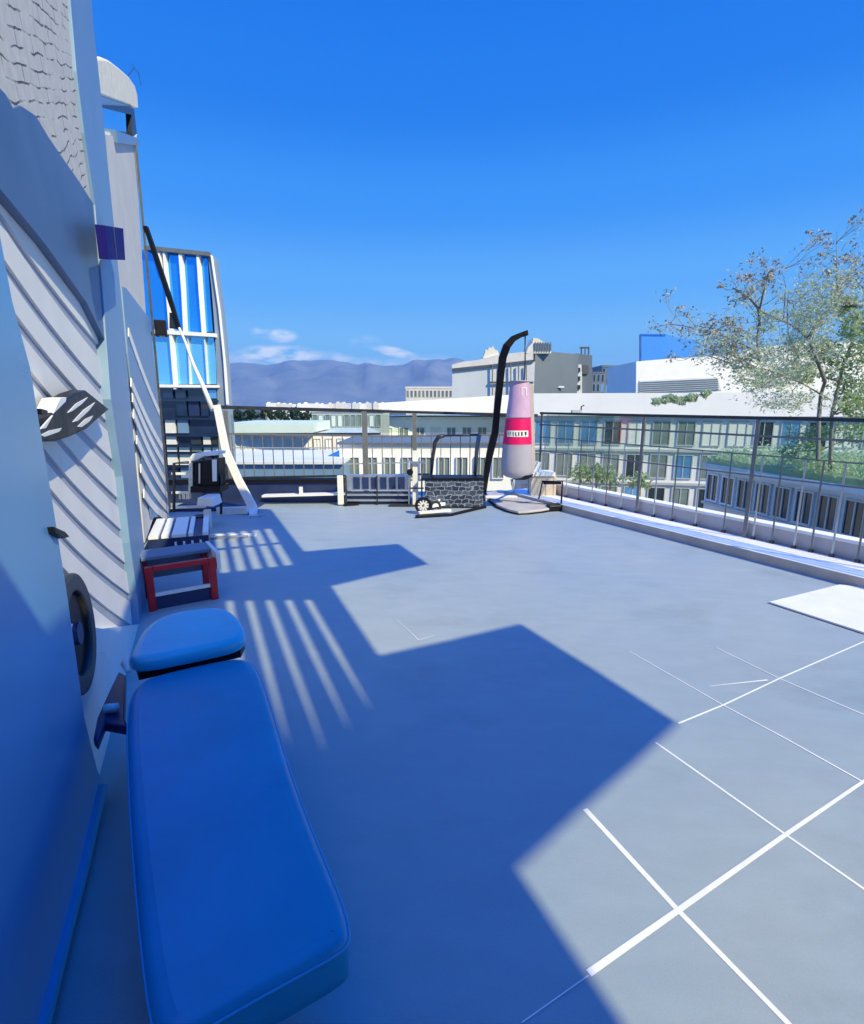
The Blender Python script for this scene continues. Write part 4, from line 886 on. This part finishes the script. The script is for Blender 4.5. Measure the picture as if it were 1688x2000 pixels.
# distant small buildings on the horizon (x 500-740)
rnd = random.Random(12)
for i in range(16):
    px = 520+15*i+rnd.uniform(-4, 4); Y_ = rnd.uniform(330, 480); w_ = rnd.uniform(6, 11); py = rnd.uniform(786.5, 789.5)
    pz = zz(py, Y_); x0 = at(px, 790, Y_).x
    t = tag(MB().box(x0, x0+w_*Y_/F*1.3, Y_, Y_+14, GZ, pz).box(x0+.5, x0+2, Y_+2, Y_+5, pz+.003, pz+.8).build('distant_house', M[rnd.choice(['wwall', 'wwall2', 'cream'])]), 'pale flat roofed house far off on the skyline above the far railing', 'house', 'pale houses on the skyline')

# rooftop plant on the near white roofs
rnd = random.Random(51)
for (px_, py_, Yp, wd, hh) in [(1118, 808, 46, .8, .3), (1440, 806, 46.5, 1.5, .35)]:
    q_ = at(px_, py_, Yp); pl = thing('roof_vent', q_, 'small rooftop vent with bent pipe '+('right of the punching bag' if px_ < 1200 else 'left of the bare tree trunk'), 'vent')
    MB().obox(q_, (wd, 0, 0), (0, .5, 0), Z*hh).build('box', M['gwall'], pl); MB().tube([q_+Vector((wd, .2, 0)), q_+Vector((wd, .2, hh+.3)), q_+Vector((wd+.25, .2, hh+.42))], .06, 8).build('pipe', M['dark'], pl)
# left glass tower
gt = thing('glass_tower', at(350, 980, 15), 'curved glass tower with white mullions beyond the far end of the left wall', 'tower')
YT = 15
def tp(pl, dY, th_, nm, m, bev=0): return MB().prism([at(x, y, YT+dY) for x, y in pl], (0, th_, 0)).build(nm, M[m], gt, bevel=bev)
tp([(240, 478), (285, 484), (410, 497), (414, 560), (420, 650), (424, 752), (240, 752)], .2, .6, 'core', 'tside')
tp([(240, 484), (405, 499), (411, 590), (416, 648), (240, 648)], .02, .15, 'upper_glass', 'tglass')
tp([(240, 656), (417, 656), (422, 700), (423, 750), (240, 750)], .02, .15, 'middle_glass', 'tglass2')
tp([(406, 498), (411, 497), (425, 600), (434, 690), (441, 790), (446, 850), (449, 906), (428, 906), (424, 752), (420, 650), (413, 560)], .0, .5, 'side_wall', 'tside')
tp([(411, 497), (413, 498), (429, 610), (440, 720), (445, 790), (442, 790), (436, 700), (426, 600)], -.08, .1, 'edge_trim', 'wwall')
for pl in ([(317, 487), (321, 487), (331, 600), (340, 700), (344, 760), (339, 760), (334, 700), (326, 600)], [(348, 489), (354, 489), (359, 560), (363, 650), (358, 650), (354, 570)], [(383, 492), (388, 492), (393, 560), (399, 650), (394, 650), (388, 570)], [(302, 485), (310, 486), (318, 530), (313, 528)]):
    tp(pl, -.12, .14, 'mullion', 'wwall')
for pl in ([(366, 657), (367, 657), (372, 750), (370, 750)], [(398, 657), (400, 657), (406, 750), (404, 750)]): tp(pl, -.08, .1, 'mullion', 'framew')
tp([(300, 643), (420, 651), (420, 658), (300, 651)], -.14, .2, 'floor_band', 'wwall')
tp([(280, 750), (425, 752), (425, 757), (280, 756)], -.14, .2, 'floor_band', 'wwall')
MB().bar(at(283, 484, YT-.1), at(411, 497, YT-.1), .12, .10).build('roof_edge', M['rail'], gt)
# lower floors: dark glass, pale panels coloured to stand in for reflections, sills
tp([(240, 757), (425, 758), (428, 906), (445, 1060), (240, 1060)], .06, .6, 'lower_glass', 'tdark')
rnd = random.Random(21)
cols_ = [(318, 337), (342, 362), (366, 386), (390, 404), (407, 422)]
for (ya, yb, pr, ms) in ((762, 778, .8, ('paneblue', 'tdark')), (782, 812, .5, ('tdark', 'paneblue', 'navy')), (820, 846, .7, ('paneblue', 'blind', 'paneblue', 'pilaster')), (852, 868, .9, ('blind', 'cream', 'pane')), (872, 882, 1, ('blind', 'panegrey')), (885, 908, .9, ('blind', 'blind', 'navy')), (912, 945, .9, ('pilaster', 'pilaster', 'navy'))):
    for (xa, xb) in cols_:
        if rnd.random() < pr:
            s_ = (ya-760)*.07; xa2, xb2 = xa+s_, min(xb+s_, 424)
            tp([(xa2, ya), (xb2, ya), (xb2+(yb-ya)*.06, yb), (xa2+(yb-ya)*.06, yb)], -.02, .07, 'window', rnd.choice(ms))
for y_ in (780, 816, 849, 870, 884, 910): tp([(310, y_), (424, y_+1), (425, y_+4), (310, y_+3)], -.10, .12, 'sill', 'tdark')
for y_ in (830, 850, 880): tp([(425, y_), (446, y_), (446, y_+1.2), (425, y_+1.2)], -.03, .04, 'joint', 'rail')

# street between blocks, cars, shrubs
struct('road', MB().add([(-30, 12, GZ+.01), (60, 12, GZ+.01), (60, 24, GZ+.01), (-30, 24, GZ+.01)], [(0, 1, 2, 3)]), M['road'], 'asphalt street far below')
struct('pavement', MB().box(-30, 60, 24, 27, GZ, GZ+.14), M['pave'], 'paved strip beside the street below')
# lower white garden wing with dark undercroft and wheels-like planters on right
lg = thing('garden_wing', (gp(1400, 22)[0], 22, GZ), 'low grey wing with dark openings and a planted roof beyond the right railing', 'building')
ga = Vector((*gp(1395, 24), 0)); gb = Vector((*gp(1800, 15.5), 0)); gd = (gb-ga); gl = gd.length; gd.normalize(); gn = Vector((-gd.y, gd.x, 0)); gn = gn if gn.y > 0 else -gn
gtop = -1.25
MB().obox(ga+Z*GZ, gd*gl, gn*5, Z*(gtop-GZ)).build('wall', M['wwall2'], lg)
MB().obox(ga+Z*(gtop+.003)-gn*.25, gd*gl, gn*5.4, Z*.22).build('roof_slab', M['wwall2'], lg)
MB().obox(ga+Z*(gtop+.226)-gn*.05, gd*gl, gn*5.0, Z*.25).build('planting', M['leafpale'], lg)
rnd = random.Random(31); gang = math.atan2(gd.y, gd.x)
for r in range(3):
    for c in range(9):
        put_window(lg, ga+gd*(gl/9*c+.15)+Z*(gtop-1.45-1.75*r)-gn*.002, gang, gl/9*.8, 1.25, rnd.choice(['pane', 'pane', 'panegrey', 'blind', 'pane']), rnd.choice(['frame', 'framew']), 1)
    MB().obox(ga+Z*(gtop-1.62-1.75*r)-gn*.15, gd*gl, gn*.148, Z*.10).build('floor_band', M['frame'], lg)

# ================================================================ VEGETATION
def leaves(mb, c, r, n, size, rnd, flat=1.0):
    for _ in range(n):
        v = Vector((rnd.gauss(0, 1), rnd.gauss(0, 1), rnd.gauss(0, 1)*flat))*r*.5
        p = c+v; a = Vector((rnd.uniform(-1, 1), rnd.uniform(-1, 1), rnd.uniform(-1, 1))).normalized(); b = a.orthogonal().normalized()
        b.rotate(Matrix.Rotation(rnd.uniform(0, 6.28), 3, a)); s = size*rnd.uniform(.6, 1.3)
        cc = a.cross(b)
        mb.add([p-b*s*.5, p+cc*s*.22, p+b*s*.5, p-cc*s*.22], [(0, 1, 2, 3)])
def twigs(mb, lm, p, d, ln, r, lvl, rnd, tips, leafn, lsize):
    q = p+d*ln; midp = p.lerp(q, .5)+Vector((rnd.uniform(-1, 1), rnd.uniform(-1, 1), rnd.uniform(-1, 1)))*ln*.08
    mb.tube([p, midp, q], [r, r*.8, r*.6], 4, False)
    if lvl == 0:
        leaves(lm, q, ln*.55, leafn, lsize, rnd); return
    for _ in range(rnd.choice((2, 3, 3))):
        nd = (d+Vector((rnd.uniform(-1, 1), rnd.uniform(-1, 1), rnd.uniform(-.5, .9)))*.75).normalized()
        twigs(mb, lm, midp.lerp(q, rnd.uniform(.2, 1)), nd, ln*rnd.uniform(.55, .8), r*.55, lvl-1, rnd, tips, leafn, lsize)
YTr = 17.0
rnd = random.Random(77)
tr = thing('bare_tree', at(1600, 815, YTr), 'sparse half bare tree with browned leaf tips spreading to the left above the right railing', 'tree')
def tpx(x, y): 
    dd = math.sin(x*.05)*1.2+math.cos(y*.04)*.8
    return at(x, y, YTr+dd)
limbs = [([(1598, 900), (1600, 812), (1604, 770), (1612, 745), (1600, 712), (1588, 680), (1580, 660)], .065, .045),
         ([(1580, 660), (1556, 640), (1530, 626), (1500, 614), (1482, 604)], .06, .03),
         ([(1482, 704), (1481, 660), (1484, 630), (1482, 604), (1468, 586), (1452, 574), (1432, 562)], .05, .02),
         ([(1580, 660), (1600, 622), (1622, 604), (1650, 598), (1700, 598)], .05, .04),
         ([(1622, 604), (1640, 560), (1660, 540), (1700, 525)], .03, .018),
         ([(1484, 604), (1492, 570), (1500, 545), (1515, 538)], .03, .012),
         ([(1482, 690), (1450, 672), (1410, 655), (1370, 645), (1336, 636), (1300, 632)], .03, .010),
         ([(1604, 770), (1560, 745), (1500, 722), (1440, 715), (1400, 700), (1370, 690)], .035, .012),
         ([(1640, 600), (1634, 540), (1635, 500), (1635, 452)], .025, .006),
         ([(1588, 680), (1560, 700), (1540, 655), (1538, 600), (1540, 575)], .025, .010),
         ([(1528, 530), (1552, 505), (1583, 475)], .008, .004),
         ([(1530, 626), (1535, 560), (1528, 530)], .014, .008)]
bk = MB(); br = MB(); lv = MB(); lvb = MB()
for pts, r0, r1 in limbs:
    P_ = [tpx(*q) for q in pts]; n_ = len(P_)
    bk.tube(P_, [r0+(r1-r0)*i/(n_-1) for i in range(n_)], 6, False)
for pts, r0, r1 in limbs[1:11]:
    for i in range(len(pts)-1):
        for k in range(3):
            t = rnd.random(); x = pts[i][0]+(pts[i+1][0]-pts[i][0])*t; y = pts[i][1]+(pts[i+1][1]-pts[i][1])*t
            brown = x < 1470 or y < 600
            dd = Vector((rnd.uniform(-1, .8), rnd.uniform(-1, 1), rnd.uniform(-.5, 1))).normalized()
            twigs(br, lvb if brown else lv, tpx(x, y), dd, rnd.uniform(.28, .6), .012, 2, rnd, None, 4 if brown else 7, .10)
cov = MB(); rnd2 = random.Random(90)
for k in range(2600):
    c = ga+gd*rnd2.uniform(0, gl)+gn*rnd2.uniform(0, 4.9)+Z*(gtop+.40+rnd2.random()**2*.55); leaves(cov, c, .25, 4, .15, rnd2)
cov.build('roof_foliage', M['leafpale'], lg)['kind'] = 'stuff'
# leafier low parts at left and centre
for (x, y, rx, ry, n_) in [(1400, 645, 55, 26, 110), (1410, 680, 45, 18, 120), (1560, 690, 50, 40, 260), (1500, 740, 70, 20, 220), (1460, 700, 50, 20, 120), (1590, 620, 45, 50, 170), (1540, 785, 60, 18, 120), (1650, 560, 40, 50, 110), (1600, 560, 30, 30, 50)]:
    for _ in range(n_):
        a = rnd.gauss(0, .5); b = rnd.gauss(0, .5); c = tpx(x+a*rx, y+b*ry)+Vector((0, rnd.uniform(-.8, .8), 0))
        tgt = lvb if (y < 650 and x < 1480 and rnd.random() < .6) else lv
        e = c+Vector((rnd.uniform(-.3, .3), rnd.uniform(-.3, .3), rnd.uniform(-.15, .25))); br.tube([c, e], .006, 3, False); leaves(tgt, e, .17, 6, .105, rnd)
bk.build('trunk', M['bark'], tr); br.build('twigs', M['barkpale'], tr); lv.build('crown', M['leafpale'], tr); lvb.build('browned_leaves', M['leafb'], tr)
def leafy(name, label, cat, blobs, Y, trunk, n, size, m, seed, group=None, barkm='bark'):
    rnd = random.Random(seed)
    bx, by = trunk[0]; t = thing(name, at(bx, by, Y), label, cat, group); tb = MB(); P_ = [at(x, y, Y) for x, y in trunk]; k = len(P_)
    tb.tube(P_, [.065*Y/17*(1-.6*i/(k-1)) for i in range(k)], 7, False)
    lm = MB()
    for (x, y, r) in blobs:
        c = at(x, y, Y)+Vector((0, rnd.uniform(-.4, .4)*r*Y/F*2, 0)); rr = r*Y/F
        near = min(P_, key=lambda p: (p-c).length); tb.tube([near, near.lerp(c, .5)+Z*.1*rr, c], [.03*Y/17, .02*Y/17, .008*Y/17], 5, False)
        for _ in range(n):
            v = Vector((rnd.gauss(0, 1), rnd.gauss(0, 1), rnd.gauss(0, 1))).normalized()*rr*rnd.uniform(.3, 1)**.6
            leaves(lm, c+v, rr*.28, 5, size, rnd)
    tb.build('trunk' if cat == 'tree' else 'stem', M[barkm], t); lm.build('crown' if cat == 'tree' else 'foliage', M[m], t); return t
leafy('leafy_tree', 'fuller green tree at the right edge of the picture above the railing', 'tree', [(1680, 640, 36), (1715, 610, 44), (1670, 690, 32), (1705, 690, 44), (1640, 730, 26), (1668, 760, 30), (1700, 760, 38), (1625, 690, 24), (1598, 680, 20), (1690, 800, 34), (1655, 640, 26), (1640, 600, 20), (1580, 730, 20), (1650, 790, 22)], 18.5, [(1622, 920), (1625, 810), (1640, 745), (1650, 700), (1680, 640)], 95, .13, 'leaf', 5)
leafy('roof_shrub', 'low grey green shrub growing on the white roof left of the bare tree', 'shrub', [(1284, 785, 9), (1300, 780, 9), (1318, 781, 8), (1337, 781, 9), (1356, 776, 8), (1374, 769, 8), (1386, 766, 5), (1310, 776, 7), (1346, 778, 8)], 41, [(1330, 790), (1328, 786), (1332, 782)], 60, .20, 'leafpale', 6, None, 'barkpale')
leafy('garden_tree', 'green garden tree seen through the right glass railing under the bare tree', 'tree', [(1555, 846, 26), (1590, 850, 26), (1575, 880, 24), (1625, 845, 24), (1660, 838, 26), (1545, 885, 18), (1690, 850, 26)], 19.5, [(1600, 925), (1600, 880), (1598, 850)], 40, .14, 'leaf', 8)
for i, (x, y, Y) in enumerate([(462, 812, 60), (490, 811, 62), (520, 809, 61), (548, 812, 60), (575, 811, 63), (604, 813, 61), (632, 814, 64)]):
    leafy('street_tree', 'dark green round tree in the row behind the low white office', 'tree', [(x-8, y, 9), (x+8, y, 9), (x, y-5, 9)], Y, [(x, y+170), (x, y+20), (x, y)], 26, .42, 'leafdark', 40+i, 'row of dark trees behind the low white office')
for i, (x, y) in enumerate([(1135, 925), (1165, 928), (1192, 932), (1250, 940)]):
    leafy('courtyard_tree', 'green courtyard tree at the foot of the grey green apartment block', 'tree', [(x-10, y, 16), (x+10, y+2, 16), (x, y-10, 14)], 44, [(x, y+190), (x, y+40), (x, y)], 30, .30, 'leaf', 60+i, 'green trees at the foot of the apartment block')

# ================================================================ HILLS AND HAZE
YH = 3000
prof2 = [(-1200, 760), (-400, 735), (0, 722), (200, 715), (430, 712), (470, 708), (520, 712), (560, 706), (600, 703), (640, 702), (670, 706), (700, 712), (713, 707), (722, 708), (735, 714), (760, 713), (790, 713), (800, 708), (812, 703), (830, 702), (846, 700), (870, 702), (893, 699), (905, 704), (930, 712), (1000, 722), (1100, 742), (1300, 745), (1700, 765), (2600, 775)]
mh = MB(); rnd = random.Random(3); nx = 360; rows_ = 16; vs = []
def prof_y(x):
    for (a, b), (c, d) in zip(prof2, prof2[1:]):
        if a <= x <= c: return b+(d-b)*(x-a)/(c-a)
    return 775
from mathutils import noise
for j in range(rows_+1):
    t = j/rows_
    for i in range(nx+1):
        px = -1200+3800*i/nx; top = at(px, prof_y(px), YH); hh = top.z-GZ
        fz = (1-(1-t)**1.35); nz_ = noise.fractal(Vector((px*.022, t*2.2, 0)), 1.0, 2.1, 6)
        Yq = YH-1100*(1-t); z = GZ-2+hh*fz + nz_*hh*.22*(t*(1-t)*4) + (nz_*hh*.025 if j == rows_ else 0)
        vs.append(Vector((top.x*Yq/YH, Yq+nz_*110*(1-t), z)))
    if j == rows_: pass
vs += [Vector((v.x*1.2, v.y+900, GZ-2)) for v in vs[-(nx+1):]]
fs = [(j*(nx+1)+i, j*(nx+1)+i+1, (j+1)*(nx+1)+i+1, (j+1)*(nx+1)+i) for j in range(rows_+1) for i in range(nx)]
mh.add(vs, fs, True)
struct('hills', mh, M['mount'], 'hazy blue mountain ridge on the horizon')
hz = bpy.data.materials.new('haze air'); hz.use_nodes = True; t_ = hz.node_tree; t_.nodes.clear()
ho = t_.nodes.new('ShaderNodeOutputMaterial'); pvn = t_.nodes.new('ShaderNodeVolumePrincipled'); pvn.inputs['Color'].default_value = (.30, .60, 1.0, 1); pvn.inputs['Density'].default_value = 1.9e-4; pvn.inputs['Anisotropy'].default_value = 0.0
t_.links.new(pvn.outputs[0], ho.inputs['Volume'])
hb_ = MB().box(-4500, 4500, -200, 4400, GZ-6, 330).build('haze', hz); hb_['kind'] = 'stuff'; hb_['label'] = 'thin blue haze over the city and hills'
sc.cycles.volume_bounces = 0
